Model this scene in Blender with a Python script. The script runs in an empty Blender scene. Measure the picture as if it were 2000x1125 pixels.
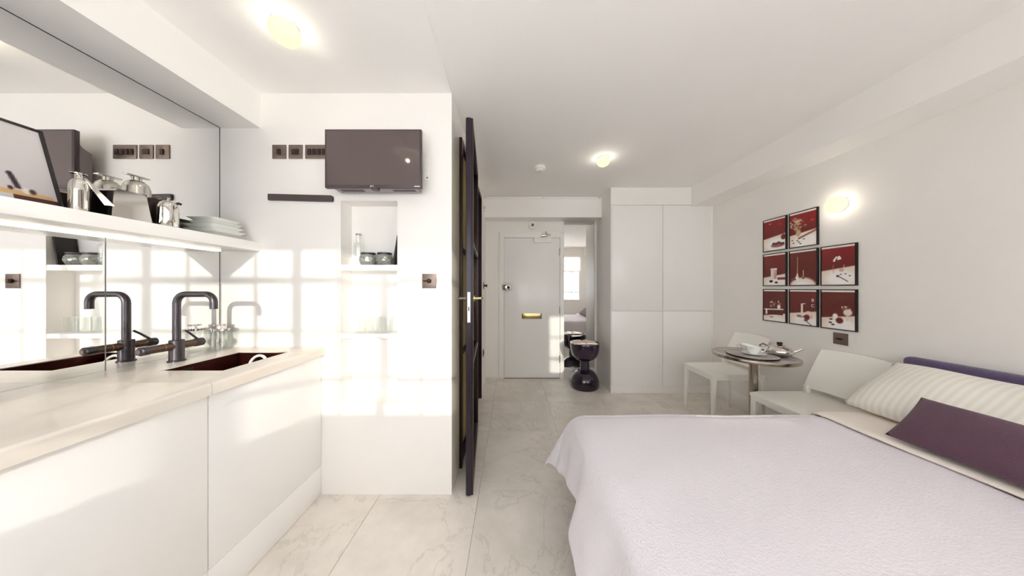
import bpy, bmesh, math, random
import numpy as np
from mathutils import Vector, Matrix

random.seed(4)
S = bpy.context.scene
COL = S.collection

# ------------------------------------------------------------------ camera, sky, sun, exposure
CAMZ = 1.28
F = 507.0                                   # focal length in pixels of the 2000 x 1125 frame
cam_d = bpy.data.cameras.new('camera')
cam_d.sensor_width = 36.0
cam_d.lens = 36.0 * F / 2000.0
cam_d.clip_start = 0.02
cam = bpy.data.objects.new('camera', cam_d)
cam.location = (0, 0, CAMZ)
cam.rotation_euler = (math.pi / 2, 0, 0)
COL.objects.link(cam)
S.camera = cam

W = bpy.data.worlds.new('world')
S.world = W
W.use_nodes = True
bgn = W.node_tree.nodes['Background']
bgn.inputs['Color'].default_value = (0.93, 0.95, 1.0, 1)
bgn.inputs['Strength'].default_value = 5.3

sun_d = bpy.data.lights.new('sun', 'SUN')
sun_d.energy = 2.0
sun_d.angle = math.radians(0.9)
sun_d.color = (1.0, 0.92, 0.80)
sun = bpy.data.objects.new('sun', sun_d)
sun.rotation_euler = Vector((-0.25, 1.0, -0.21)).to_track_quat('-Z', 'Y').to_euler()
sun.location = (1, -6, 4)
COL.objects.link(sun)

LAMP_W = 4.5                               # watts of each opal lamp
vs = S.view_settings
vs.view_transform = 'Standard'
vs.look = 'None'
vs.gamma = 1.0
vs.use_curve_mapping = False
vs.exposure = 0.55
S.cycles.max_bounces = 16
S.cycles.diffuse_bounces = 12
S.cycles.glossy_bounces = 6
S.cycles.transmission_bounces = 10
S.cycles.transparent_max_bounces = 16
S.cycles.use_denoising = True
S.cycles.sample_clamp_indirect = 8.0
S.cycles.caustics_reflective = False
S.cycles.caustics_refractive = False

# ------------------------------------------------------------------ helpers
def lin(c):
    return tuple((v / 12.92 if v <= 0.04045 else ((v + 0.055) / 1.055) ** 2.4) for v in [x / 255.0 for x in c])

MATS = {}
def mat(name, rgb, rough=0.5, metal=0.0, noise=0.0, nscale=3.0, bump=0.0, bscale=60.0,
        trans=0.0, emit=None, estr=0.0, ior=1.45, coat=0.0, rgb2=None, stretch=(1, 1, 1), spec=0.5, sheen=0.0):
    m = bpy.data.materials.new(name)
    m.use_nodes = True
    nt = m.node_tree
    p = nt.nodes['Principled BSDF']
    c = (*lin(rgb), 1)
    p.inputs['Base Color'].default_value = c
    p.inputs['Roughness'].default_value = rough
    p.inputs['Metallic'].default_value = metal
    p.inputs['Transmission Weight'].default_value = trans
    p.inputs['IOR'].default_value = ior
    p.inputs['Coat Weight'].default_value = coat
    p.inputs['Specular IOR Level'].default_value = spec
    p.inputs['Sheen Weight'].default_value = sheen
    if emit:
        p.inputs['Emission Color'].default_value = (*lin(emit), 1)
        p.inputs['Emission Strength'].default_value = estr
    if noise or bump:
        tc = nt.nodes.new('ShaderNodeNewGeometry')
        mp = nt.nodes.new('ShaderNodeMapping')
        mp.inputs['Scale'].default_value = stretch
        nt.links.new(tc.outputs['Position'], mp.inputs['Vector'])
    if noise:
        n = nt.nodes.new('ShaderNodeTexNoise')
        n.inputs['Scale'].default_value = nscale
        n.inputs['Detail'].default_value = 5
        nt.links.new(mp.outputs[0], n.inputs['Vector'])
        r = nt.nodes.new('ShaderNodeValToRGB')
        r.color_ramp.elements[0].position = 0.3
        r.color_ramp.elements[1].position = 0.7
        d = lin(rgb2) if rgb2 else tuple(v * (1 - noise) for v in c[:3])
        r.color_ramp.elements[0].color = (*d, 1)
        r.color_ramp.elements[1].color = c
        nt.links.new(n.outputs['Fac'], r.inputs['Fac'])
        nt.links.new(r.outputs['Color'], p.inputs['Base Color'])
    if bump:
        n2 = nt.nodes.new('ShaderNodeTexNoise')
        n2.inputs['Scale'].default_value = bscale
        n2.inputs['Detail'].default_value = 3
        nt.links.new(mp.outputs[0], n2.inputs['Vector'])
        b = nt.nodes.new('ShaderNodeBump')
        b.inputs['Strength'].default_value = bump
        b.inputs['Distance'].default_value = 0.004
        nt.links.new(n2.outputs['Fac'], b.inputs['Height'])
        nt.links.new(b.outputs['Normal'], p.inputs['Normal'])
    MATS[name] = m
    return m

def box(bm, x0, x1, y0, y1, z0, z1, bev=0.0, seg=2):
    vs_ = [bm.verts.new((x, y, z)) for x in (x0, x1) for y in (y0, y1) for z in (z0, z1)]
    idx = [(0, 1, 3, 2), (4, 6, 7, 5), (0, 4, 5, 1), (2, 3, 7, 6), (0, 2, 6, 4), (1, 5, 7, 3)]
    fs = [bm.faces.new([vs_[i] for i in f]) for f in idx]
    if bev > 0:
        es = set(e for f in fs for e in f.edges)
        bmesh.ops.bevel(bm, geom=list(es), offset=bev, segments=seg, affect='EDGES', profile=0.5)
    return vs_

def lathe(bm, prof, cx=0, cy=0, cz=0, seg=32, axis='Z', close=False):
    rings = []
    for r, h in prof:
        if r < 1e-6:
            p = {'Z': (cx, cy, cz + h), 'Y': (cx, cy + h, cz), 'X': (cx + h, cy, cz)}[axis]
            rings.append([bm.verts.new(p)])
        else:
            ring = []
            for k in range(seg):
                a = 2 * math.pi * k / seg
                u, v = r * math.cos(a), r * math.sin(a)
                p = {'Z': (cx + u, cy + v, cz + h), 'Y': (cx + u, cy + h, cz + v), 'X': (cx + h, cy + u, cz + v)}[axis]
                ring.append(bm.verts.new(p))
            rings.append(ring)
    for a, b in zip(rings[:-1], rings[1:]):
        if len(a) == 1 and len(b) == 1:
            continue
        for k in range(seg):
            k2 = (k + 1) % seg
            if len(a) == 1:
                bm.faces.new((a[0], b[k], b[k2]))
            elif len(b) == 1:
                bm.faces.new((a[k], a[k2], b[0]))
            else:
                bm.faces.new((a[k], a[k2], b[k2], b[k]))
    if len(rings[0]) > 1 and not close:
        bm.faces.new(list(reversed(rings[0])))
    if len(rings[-1]) > 1 and not close:
        bm.faces.new(rings[-1])

def tube(bm, pts, r, seg=12, r_end=None):
    pts = [Vector(p) for p in pts]
    n = len(pts)
    rings = []
    up = Vector((0.13, 0.21, 0.97)).normalized()
    prev = None
    for i, p in enumerate(pts):
        t = (pts[min(i + 1, n - 1)] - pts[max(i - 1, 0)]).normalized()
        a = prev - t * prev.dot(t) if prev is not None else up - t * up.dot(t)
        if a.length < 1e-4:
            a = Vector((1, 0, 0)) - t * t.x
        a.normalize()
        prev = a
        b = t.cross(a)
        rr = r if r_end is None else r + (r_end - r) * i / (n - 1)
        rings.append([bm.verts.new(p + (a * math.cos(2 * math.pi * k / seg) + b * math.sin(2 * math.pi * k / seg)) * rr) for k in range(seg)])
    for a, b in zip(rings[:-1], rings[1:]):
        for k in range(seg):
            bm.faces.new((a[k], a[(k + 1) % seg], b[(k + 1) % seg], b[k]))
    bm.faces.new(list(reversed(rings[0])))
    bm.faces.new(rings[-1])

def prism(bm, poly, axis, a0, a1):
    """poly: 2-D outline; axis the extruded one"""
    def P(u, v, w):
        return {'X': (w, u, v), 'Y': (u, w, v), 'Z': (u, v, w)}[axis]
    A = [bm.verts.new(P(u, v, a0)) for u, v in poly]
    B = [bm.verts.new(P(u, v, a1)) for u, v in poly]
    n = len(poly)
    bm.faces.new(A)
    bm.faces.new(list(reversed(B)))
    for i in range(n):
        bm.faces.new((A[i], B[i], B[(i + 1) % n], A[(i + 1) % n]))

def wloc(o):
    v = Vector((0, 0, 0))
    while o is not None:
        v += o.location
        o = o.parent
    return v

def obj(name, bm, m, parent=None, smooth=40, props=None):
    bmesh.ops.recalc_face_normals(bm, faces=bm.faces)
    me = bpy.data.meshes.new(name)
    co = [v.co for v in bm.verts]
    lo = Vector((min(c.x for c in co), min(c.y for c in co), min(c.z for c in co)))
    hi = Vector((max(c.x for c in co), max(c.y for c in co), max(c.z for c in co)))
    c = (lo + hi) / 2
    bmesh.ops.translate(bm, verts=bm.verts, vec=-c)
    bm.to_mesh(me)
    bm.free()
    if smooth:
        for p in me.polygons:
            p.use_smooth = True
        me.set_sharp_from_angle(angle=math.radians(smooth))
    me.materials.append(MATS[m] if isinstance(m, str) else m)
    o = bpy.data.objects.new(name, me)
    COL.objects.link(o)
    if parent is not None:
        o.location = c - wloc(parent)
        o.parent = parent
    else:
        o.location = c
    if props:
        for k, v in props.items():
            o[k] = v
    return o

def bx(name, m, parent, x0, x1, y0, y1, z0, z1, bev=0.0, props=None, seg=2):
    bm = bmesh.new()
    box(bm, x0, x1, y0, y1, z0, z1, bev, seg)
    return obj(name, bm, m, parent, 40, props)

def lt(name, m, parent, prof, c, seg=32, axis='Z', close=False, props=None):
    bm = bmesh.new()
    lathe(bm, prof, *c, seg=seg, axis=axis, close=close)
    return obj(name, bm, m, parent, 40, props)

def tb(name, m, parent, pts, r, seg=12, r_end=None):
    bm = bmesh.new()
    tube(bm, pts, r, seg, r_end)
    return obj(name, bm, m, parent, 50)

def tag(o, label, cat, group=None):
    o['label'] = label
    o['category'] = cat
    if group:
        o['group'] = group
    return o

def struct(o, label=None):
    o['kind'] = 'structure'
    if label:
        o['label'] = label
    return o

def thing(name, loc, label=None, cat=None, group=None):
    o = bpy.data.objects.new(name, None)
    o.empty_display_size = 0.1
    o.location = loc
    COL.objects.link(o)
    if label:
        tag(o, label, cat, group)
    return o

def copy_tree(o, parent=None):
    c = o.copy()
    COL.objects.link(c)
    c.parent = parent
    for ch in list(o.children):
        copy_tree(ch, c)
    return c

def arc(cx, cy, r, a0, a1, n):
    return [(cx + r * math.cos(math.radians(a0 + (a1 - a0) * i / n)), cy + r * math.sin(math.radians(a0 + (a1 - a0) * i / n))) for i in range(n + 1)]

def text_mesh(name, body, size, m, parent, origin, right, up, depth=0.0006):
    cu = bpy.data.curves.new(name, 'FONT')
    cu.body = body
    cu.size = size
    cu.align_x = 'CENTER'
    cu.align_y = 'CENTER'
    cu.extrude = depth
    tmp = bpy.data.objects.new(name, cu)
    COL.objects.link(tmp)
    dg = bpy.context.evaluated_depsgraph_get()
    me = bpy.data.meshes.new_from_object(tmp.evaluated_get(dg))
    bpy.data.objects.remove(tmp)
    bm = bmesh.new()
    bm.from_mesh(me)
    r, u = Vector(right), Vector(up)
    n = r.cross(u)
    for v in bm.verts:
        v.co = Vector(origin) + r * v.co.x + u * v.co.y + n * v.co.z
    return obj(name, bm, m, parent, 0)

# ------------------------------------------------------------------ materials
mat('plaster', (243, 240, 236), 0.42, noise=0.04, nscale=2.2, bump=0.05, bscale=9, spec=0.35)
mat('ceiling_paint', (247, 245, 242), 0.75, noise=0.02, nscale=1.5)
mat('white_paint', (243, 242, 239), 0.38)
mat('cabinet_white', (242, 241, 239), 0.22)
mat('carcass', (225, 224, 220), 0.5)
mat('worktop', (232, 226, 216), 0.25, noise=0.06, nscale=6, rgb2=(224, 215, 202))
mat('gap_dark', (120, 118, 115), 0.8)
mat('grout', (188, 182, 172), 0.9)
mat('bronze', (128, 112, 104), 0.38, metal=0.75)
mat('bronze_dark', (60, 48, 44), 0.4, metal=0.6)
mat('gunmetal', (82, 78, 82), 0.33, metal=0.85)
mat('gunmetal_brown', (96, 80, 72), 0.3, metal=0.85)
mat('copper_ring', (190, 120, 90), 0.3, metal=1.0)
mat('sink_copper', (88, 42, 36), 0.3, metal=0.8)
mat('chrome', (225, 222, 216), 0.08, metal=1.0)
mat('steel', (205, 200, 192), 0.2, metal=1.0)
mat('brass', (206, 186, 130), 0.25, metal=1.0)
mat('black_plastic', (30, 27, 28), 0.35)
mat('tv_case', (70, 58, 60), 0.35)
mat('tv_under', (150, 138, 138), 0.35)
mat('tv_screen', (90, 77, 76), 0.06, coat=0.3)
mat('white_print', (245, 243, 240), 0.5)
mat('dark_strip', (74, 62, 62), 0.45)
mat('black_frame', (30, 24, 22), 0.35)
mat('grey_back', (92, 84, 90), 0.6)
mat('porcelain', (240, 241, 240), 0.12, coat=0.4)
mat('plates_white', (243, 244, 241), 0.15, coat=0.3)
mat('smoked_glass', (166, 170, 166), 0.08, trans=0.75, ior=1.4)
mat('chair_plastic', (242, 240, 233), 0.35)
mat('steel_brushed', (178, 166, 152), 0.22, metal=1.0)
mat('tray_top', (196, 190, 186), 0.35, noise=0.3, nscale=9, rgb2=(150, 142, 140))
mat('black_lacquer', (28, 18, 34), 0.12, coat=0.6)
mat('steel_door', (46, 30, 32), 0.35, metal=0.3)
mat('door_edge', (40, 34, 48), 0.3, metal=0.3)
mat('mattress', (236, 234, 230), 0.8)
mat('bed_base', (92, 84, 96), 0.8)
mat('headboard_fabric', (92, 80, 114), 0.85, noise=0.12, nscale=60, bump=0.3, bscale=300, sheen=0.2)
mat('sheet_cotton', (238, 230, 222), 0.8)
mat('paper', (235, 225, 215), 0.7, noise=0.25, nscale=14, rgb2=(205, 185, 170))
mat('led', (255, 250, 240), 0.5, emit=(255, 246, 228), estr=2.2)
mat('detector', (240, 238, 232), 0.4)
mat('white_rubber', (240, 238, 234), 0.5)
mat('magazine_dark', (40, 30, 34), 0.4)

def glass_pane(name, rgb, alpha, rough=0.02):
    """thin window glass: light passes, a little is mirrored"""
    m = bpy.data.materials.new(name)
    m.use_nodes = True
    nt = m.node_tree
    nt.nodes.remove(nt.nodes['Principled BSDF'])
    tr = nt.nodes.new('ShaderNodeBsdfTransparent')
    tr.inputs['Color'].default_value = (*lin(rgb), 1)
    gl = nt.nodes.new('ShaderNodeBsdfGlossy')
    gl.inputs['Roughness'].default_value = rough
    mx = nt.nodes.new('ShaderNodeMixShader')
    mx.inputs[0].default_value = alpha
    nt.links.new(tr.outputs[0], mx.inputs[1])
    nt.links.new(gl.outputs[0], mx.inputs[2])
    nt.links.new(mx.outputs[0], nt.nodes['Material Output'].inputs['Surface'])
    MATS[name] = m
glass_pane('window_glass', (252, 253, 253), 0.06)
glass_pane('clear_glass', (253, 254, 253), 0.09, 0.03)
glass_pane('door_glass', (226, 222, 200), 0.22, 0.05)

def translucent(name, rgb, fac=0.5):
    m = bpy.data.materials.new(name)
    m.use_nodes = True
    nt = m.node_tree
    nt.nodes.remove(nt.nodes['Principled BSDF'])
    d = nt.nodes.new('ShaderNodeBsdfDiffuse')
    t = nt.nodes.new('ShaderNodeBsdfTranslucent')
    d.inputs['Color'].default_value = (*lin(rgb), 1)
    t.inputs['Color'].default_value = (*lin(rgb), 1)
    mx = nt.nodes.new('ShaderNodeMixShader')
    mx.inputs[0].default_value = fac
    nt.links.new(d.outputs[0], mx.inputs[1])
    nt.links.new(t.outputs[0], mx.inputs[2])
    nt.links.new(mx.outputs[0], nt.nodes['Material Output'].inputs['Surface'])
    MATS[name] = m
translucent('blind_fabric', (249, 246, 242), 0.72)
translucent('frosted_glass', (236, 228, 196), 0.5)

def lamp_material():
    m = bpy.data.materials.new('opal_glass')
    m.use_nodes = True
    nt = m.node_tree
    nt.nodes.remove(nt.nodes['Principled BSDF'])
    e = nt.nodes.new('ShaderNodeEmission')
    e.inputs['Color'].default_value = (*lin((255, 246, 205)), 1)
    e.inputs['Strength'].default_value = 0.8
    t = nt.nodes.new('ShaderNodeBsdfTransparent')
    mx = nt.nodes.new('ShaderNodeMixShader')
    mx.inputs[0].default_value = 0.9
    nt.links.new(t.outputs[0], mx.inputs[1])
    nt.links.new(e.outputs[0], mx.inputs[2])
    nt.links.new(mx.outputs[0], nt.nodes['Material Output'].inputs['Surface'])
    MATS['opal_glass'] = m
lamp_material()

def mirror_material():
    m = mat('mirror', (244, 244, 243), 0.0, metal=1.0)
mirror_material()

def marble():
    m = bpy.data.materials.new('marble_tile')
    m.use_nodes = True
    nt = m.node_tree
    p = nt.nodes['Principled BSDF']
    p.inputs['Roughness'].default_value = 0.32
    g = nt.nodes.new('ShaderNodeNewGeometry')
    oi = nt.nodes.new('ShaderNodeObjectInfo')
    mul = nt.nodes.new('ShaderNodeVectorMath')
    mul.operation = 'SCALE'
    mul.inputs['Scale'].default_value = 5.3
    cmb = nt.nodes.new('ShaderNodeCombineXYZ')
    nt.links.new(oi.outputs['Random'], cmb.inputs['X'])
    nt.links.new(oi.outputs['Random'], cmb.inputs['Z'])
    nt.links.new(cmb.outputs[0], mul.inputs[0])
    add = nt.nodes.new('ShaderNodeVectorMath')
    nt.links.new(g.outputs['Position'], add.inputs[0])
    nt.links.new(mul.outputs[0], add.inputs[1])
    n1 = nt.nodes.new('ShaderNodeTexNoise')
    n1.inputs['Scale'].default_value = 3.0
    n1.inputs['Detail'].default_value = 8
    n1.inputs['Roughness'].default_value = 0.65
    nt.links.new(add.outputs[0], n1.inputs['Vector'])
    r1 = nt.nodes.new('ShaderNodeValToRGB')
    r1.color_ramp.elements[0].position = 0.3
    r1.color_ramp.elements[0].color = (*lin((210, 204, 195)), 1)
    r1.color_ramp.elements[1].position = 0.66
    r1.color_ramp.elements[1].color = (*lin((234, 227, 219)), 1)
    nt.links.new(n1.outputs['Fac'], r1.inputs['Fac'])
    n2 = nt.nodes.new('ShaderNodeTexNoise')
    n2.inputs['Scale'].default_value = 1.9
    n2.inputs['Detail'].default_value = 9
    n2.inputs['Roughness'].default_value = 0.62
    n2.inputs['Distortion'].default_value = 0.9
    nt.links.new(add.outputs[0], n2.inputs['Vector'])
    r2 = nt.nodes.new('ShaderNodeValToRGB')
    e = r2.color_ramp.elements
    e[0].position = 0.485
    e[0].color = (0, 0, 0, 1)
    e[1].position = 0.5
    e[1].color = (0.3, 0.3, 0.3, 1)
    k = e.new(0.515)
    k.color = (0, 0, 0, 1)
    nt.links.new(n2.outputs['Fac'], r2.inputs['Fac'])
    mx = nt.nodes.new('ShaderNodeMix')
    mx.data_type = 'RGBA'
    mx.inputs['B'].default_value = (*lin((168, 160, 150)), 1)
    nt.links.new(r2.outputs['Color'], mx.inputs['Factor'])
    nt.links.new(r1.outputs['Color'], mx.inputs['A'])
    nt.links.new(mx.outputs['Result'], p.inputs['Base Color'])
    MATS['marble_tile'] = m
marble()

def woven(name, rgb, scale, strength, rough=0.9, wave=None, rgb2=None):
    m = mat(name, rgb, rough, sheen=0.15)
    nt = m.node_tree
    p = nt.nodes['Principled BSDF']
    g = nt.nodes.new('ShaderNodeNewGeometry')
    v = nt.nodes.new('ShaderNodeTexVoronoi')
    v.inputs['Scale'].default_value = scale
    nt.links.new(g.outputs['Position'], v.inputs['Vector'])
    b = nt.nodes.new('ShaderNodeBump')
    b.inputs['Strength'].default_value = strength
    b.inputs['Distance'].default_value = 0.004
    nt.links.new(v.outputs['Distance'], b.inputs['Height'])
    nt.links.new(b.outputs['Normal'], p.inputs['Normal'])
    if wave:
        mp = nt.nodes.new('ShaderNodeMapping')
        nt.links.new(g.outputs['Position'], mp.inputs['Vector'])
        mp.inputs['Scale'].default_value = wave[1]
        w = nt.nodes.new('ShaderNodeTexWave')
        w.inputs['Scale'].default_value = wave[0]
        w.bands_direction = 'Y'
        w.inputs['Distortion'].default_value = 0.3
        nt.links.new(mp.outputs[0], w.inputs['Vector'])
        mx = nt.nodes.new('ShaderNodeMix')
        mx.data_type = 'RGBA'
        mx.inputs['A'].default_value = (*lin(rgb), 1)
        mx.inputs['B'].default_value = (*lin(rgb2), 1)
        nt.links.new(w.outputs['Color'], mx.inputs['Factor'])
        nt.links.new(mx.outputs['Result'], p.inputs['Base Color'])
woven('coverlet', (227, 222, 229), 150, 0.35)
woven('pillow_stripe', (243, 240, 233), 250, 0.1, 0.75, wave=(11.0, (1, 1, 1)), rgb2=(233, 229, 220))
woven('plum_fabric', (98, 68, 84), 260, 0.35, 0.75, wave=(120.0, (0.3, 0.6, 3)), rgb2=(88, 60, 78))
woven('quilt_glass', (205, 208, 204), 60, 0.8, 0.1)
pq = MATS['quilt_glass'].node_tree.nodes['Principled BSDF']
pq.inputs['Metallic'].default_value = 0.55
pq.inputs['Roughness'].default_value = 0.16
pq.inputs['Base Color'].default_value = (*lin((150, 152, 146)), 1)

# ------------------------------------------------------------------ room shell
XL, XR, YB, YD, ZC = -1.806, 2.44, -0.5, 3.687, 2.50
YK = 1.61                                  # face of the kitchen partition
XH = -0.374                                # left wall of the hallway
floor = struct(bx('floor', 'grout', None, XL - 0.1, XR + 0.1, YB - 0.1, YD + 0.1, -0.12, -0.003))
xs = [XL] + [x for x in [-0.207 + 0.61 * k for k in range(-4, 6)] if XL + 0.03 < x < XR - 0.03] + [XR]
ys = [YB] + [y for y in [1.72 + 0.61 * k for k in range(-5, 5)] if YB + 0.03 < y < YD - 0.03] + [YD]
for i in range(len(xs) - 1):
    for j in range(len(ys) - 1):
        bx('tile', 'marble_tile', floor, xs[i] + 0.0012, xs[i + 1] - 0.0012, ys[j] + 0.0012, ys[j + 1] - 0.0012, -0.003, 0.0, 0.0008, seg=1)
struct(bx('ceiling', 'ceiling_paint', None, XL - 0.1, XR + 0.1, YB - 0.1, YD + 0.1, ZC, ZC + 0.1))
struct(bx('wall_left', 'plaster', None, XL - 0.1, XL, YB - 0.1, YD + 0.1, 0, ZC))
struct(bx('wall_right', 'plaster', None, XR, XR + 0.1, YB - 0.1, YD + 0.1, 0, ZC))
struct(bx('wall_far', 'plaster', None, XL, XR, YD, YD + 0.1, 0, ZC))

# window wall behind the camera
W1 = (-1.312, 0.23)
W2 = (1.55, 2.06)
W_ADDED = (0.36, 1.42)  # unseen middle window, added to bring more soft daylight into the room
ZS, ZT = 0.936, 2.20
bm = bmesh.new()
for a, b in ((XL, W1[0]), (W1[1], W_ADDED[0]), (W_ADDED[1], W2[0]), (W2[1], XR)):
    box(bm, a, b, YB - 0.1, YB, 0, ZC)
for a, b in (W1, W2, W_ADDED):
    box(bm, a, b, YB - 0.1, YB, 0, ZS)
    box(bm, a, b, YB - 0.1, YB, ZT, ZC)
struct(obj('wall_window', bm, 'plaster', None, 0))

def window(name, x0, x1, units):
    wroot = thing(name, ((x0 + x1) / 2, YB - 0.03, ZS))
    struct(wroot, 'white framed window with glazing bars in the wall facing the kitchen partition')
    y0, y1 = YB - 0.05, YB - 0.015
    ux = [x0 + (x1 - x0) * k / units for k in range(units + 1)]
    for k, x in enumerate(ux):
        w = 0.029
        bx('mullion', 'white_paint', wroot, max(x0, x - w), min(x1, x + w), y0, y1, ZS, ZT)
    zb = [(ZS, 0.0), (1.161, 0.015), (1.463, 0.008), (1.777, 0.022), (2.06, 0.008), (ZT, 0.0)]
    for z, t in zb[1:-1]:
        bx('glazing_bar', 'white_paint', wroot, x0, x1, y0 + 0.004, y1 - 0.004, z - t, z + t)
    for k in range(units):
        xm = (ux[k] + ux[k + 1]) / 2
        bx('glazing_bar', 'white_paint', wroot, xm - 0.009, xm + 0.009, y0 + 0.004, y1 - 0.004, ZS, ZT)
        for a, b in ((ux[k] + 0.02, xm - 0.005), (xm + 0.005, ux[k + 1] - 0.02)):
            for (za, _), (zc, _) in zip(zb[:-1], zb[1:]):
                bx('pane', 'window_glass', wroot, a, b, YB - 0.035, YB - 0.031, za, zc)
    bx('sill', 'white_paint', wroot, x0 - 0.03, x1 + 0.03, YB - 0.015, YB + 0.04, ZS - 0.025, ZS, 0.004)
window('window_1', W1[0], W1[1], 3)
window('window_2', W2[0], W2[1], 1)
window('window_added', W_ADDED[0], W_ADDED[1], 2)  # added window, lights the bed side and the hallway

def blind(x0, x1, zbot, label):
    r = thing('roller_blind', ((x0 + x1) / 2, YB + 0.02, zbot), label, 'blind', 'roller blinds at the windows')
    bx('blind_fabric', 'blind_fabric', r, x0, x1, YB + 0.014, YB + 0.016, zbot, ZT + 0.06)
    lt('roller_tube', 'white_paint', r, [(0.02, x0), (0.02, x1)], (0, YB + 0.025, ZT + 0.075), 16, 'X')
    bx('bottom_bar', 'white_paint', r, x0, x1, YB + 0.009, YB + 0.021, zbot - 0.02, zbot, 0.003)
blind(W1[0] - 0.02, W1[1] + 0.02, 1.97, 'white roller blind half drawn over the wide triple window')
blind(W2[0] - 0.02, W2[1] + 0.02, 1.80, 'white roller blind half drawn over the narrow window beside the bed')
blind(W_ADDED[0] - 0.03, W_ADDED[1] + 0.03, 0.96, 'white roller blind fully drawn over the added, unseen middle window')  # blind of the added window: stops sunbeams, passes diffuse light

# kitchen partition with its tall niche
NX0, NX1, NZ0, NZ1, ND = -1.062, -0.711, 0.566, 1.82, 0.11
bm = bmesh.new()
YKB = YK + 0.14
box(bm, XL, NX0, YK, YKB, 0, ZC)
box(bm, NX1, XH, YK, YKB, 0, ZC)
box(bm, NX0, NX1, YK, YKB, 0, NZ0)
box(bm, NX0, NX1, YK, YKB, NZ1, ZC)
box(bm, NX0, NX1, YK + ND, YKB, NZ0, NZ1)
wk = struct(obj('wall_kitchen', bm, 'plaster', None, 0))
bx('niche_shelf', 'white_paint', wk, NX0, NX1, YK + 0.002, YK + ND, 1.389, 1.424, 0.002)
bx('niche_shelf', 'white_paint', wk, NX0, NX1, YK + 0.002, YK + ND, 0.966, 0.995, 0.002)
# hallway left wall
bm = bmesh.new()
box(bm, XH - 0.1, XH, YKB, 1.84, 0, ZC)
box(bm, XH - 0.1, XH, 3.05, YD, 0, ZC)
box(bm, XH - 0.1, XH, 1.84, 3.05, 2.35, ZC)
struct(obj('wall_hallway', bm, 'plaster', None, 0))
struct(bx('baseboard_hallway', 'white_paint', None, XH, XH + 0.012, 3.06, YD - 0.002, 0, 0.10, 0.002))
# soffits and bulkhead
struct(bx('baseboard_right', 'white_paint', None, XR - 0.007, XR, 1.60, 3.15, 0, 0.145, 0.002))
struct(bx('trim_8', 'ceiling_paint', None, -1.556, XH, YB, YK, ZC - 0.012, ZC))
struct(bx('trim_1', 'ceiling_paint', None, XL, -1.556, YB, YK, 2.27, ZC))
struct(bx('trim_2', 'ceiling_paint', None, 2.18, XR, YB, 3.15, 2.27, ZC))
struct(bx('trim_3', 'ceiling_paint', None, XH, 1.211, 3.47, YD, 2.225, ZC))
t4 = struct(bx('trim_4', 'white_paint', None, XH + 0.01, 1.19, 3.455, 3.47, 2.47, 2.495, 0.002))
for x in (-0.35, 0.42, 1.16):
    lt('screw', 'steel', t4, [(0.006, 0), (0.006, -0.004), (0.0, -0.005)], (x, 3.455, 2.482), 10, 'Y')

# ------------------------------------------------------------------ front door
d1 = thing('door_1', (0.28, YD, 0))
struct(d1, 'white flush front door with brass letterbox')
bm = bmesh.new()
box(bm, -0.182, -0.112, YD - 0.03, YD, 0, 2.07, 0.003)
box(bm, 0.679, 0.735, YD - 0.03, YD, 0, 2.07, 0.003)
box(bm, -0.112, 0.679, YD - 0.03, YD, 1.99, 2.07, 0.003)
obj('door_frame', bm, 'white_paint', d1)
bx('door_leaf', 'cabinet_white', d1, -0.108, 0.675, YD - 0.02, YD - 0.001, 0.012, 1.985, 0.002)
bx('threshold', 'gap_dark', d1, -0.108, 0.675, YD - 0.016, YD - 0.001, 0.0005, 0.010)
for z in (1.79, 0.97, 0.28):
    lt('hinge', 'steel', d1, [(0.007, -0.05), (0.007, 0.05)], (0.672, YD - 0.026, z), 10)
bx('door_closer', 'white_paint', d1, 0.31, 0.55, YD - 0.065, YD - 0.02, 1.915, 1.985, 0.006)
tb('closer_arm', 'steel', d1, [(0.40, YD - 0.045, 1.99), (0.50, YD - 0.11, 2.0), (0.47, YD - 0.05, 2.07)], 0.008, 8)
bx('closer_bracket', 'steel', d1, 0.42, 0.54, YD - 0.05, YD - 0.03, 2.01, 2.035, 0.003)
lk = bx('door_lock', 'steel', d1, -0.135, -0.02, YD - 0.045, YD - 0.02, 1.25, 1.325, 0.006)
lt('lock_knob', 'bronze_dark', lk, [(0.02, 0), (0.022, -0.02), (0.0, -0.024)], (-0.05, YD - 0.045, 1.287), 16, 'Y')
bm = bmesh.new()
box(bm, 0.14, 0.418, YD - 0.028, YD - 0.02, 0.845, 0.925, 0.003)
lb = obj('letterbox', bm, 'brass', d1)
bx('letterbox_flap', 'brass', lb, 0.16, 0.398, YD - 0.033, YD - 0.028, 0.86, 0.91, 0.003)
bx('letterbox_end', 'black_plastic', lb, 0.141, 0.152, YD - 0.031, YD - 0.028, 0.848, 0.922)
bx('letterbox_end', 'black_plastic', lb, 0.406, 0.417, YD - 0.031, YD - 0.028, 0.848, 0.922)

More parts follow.
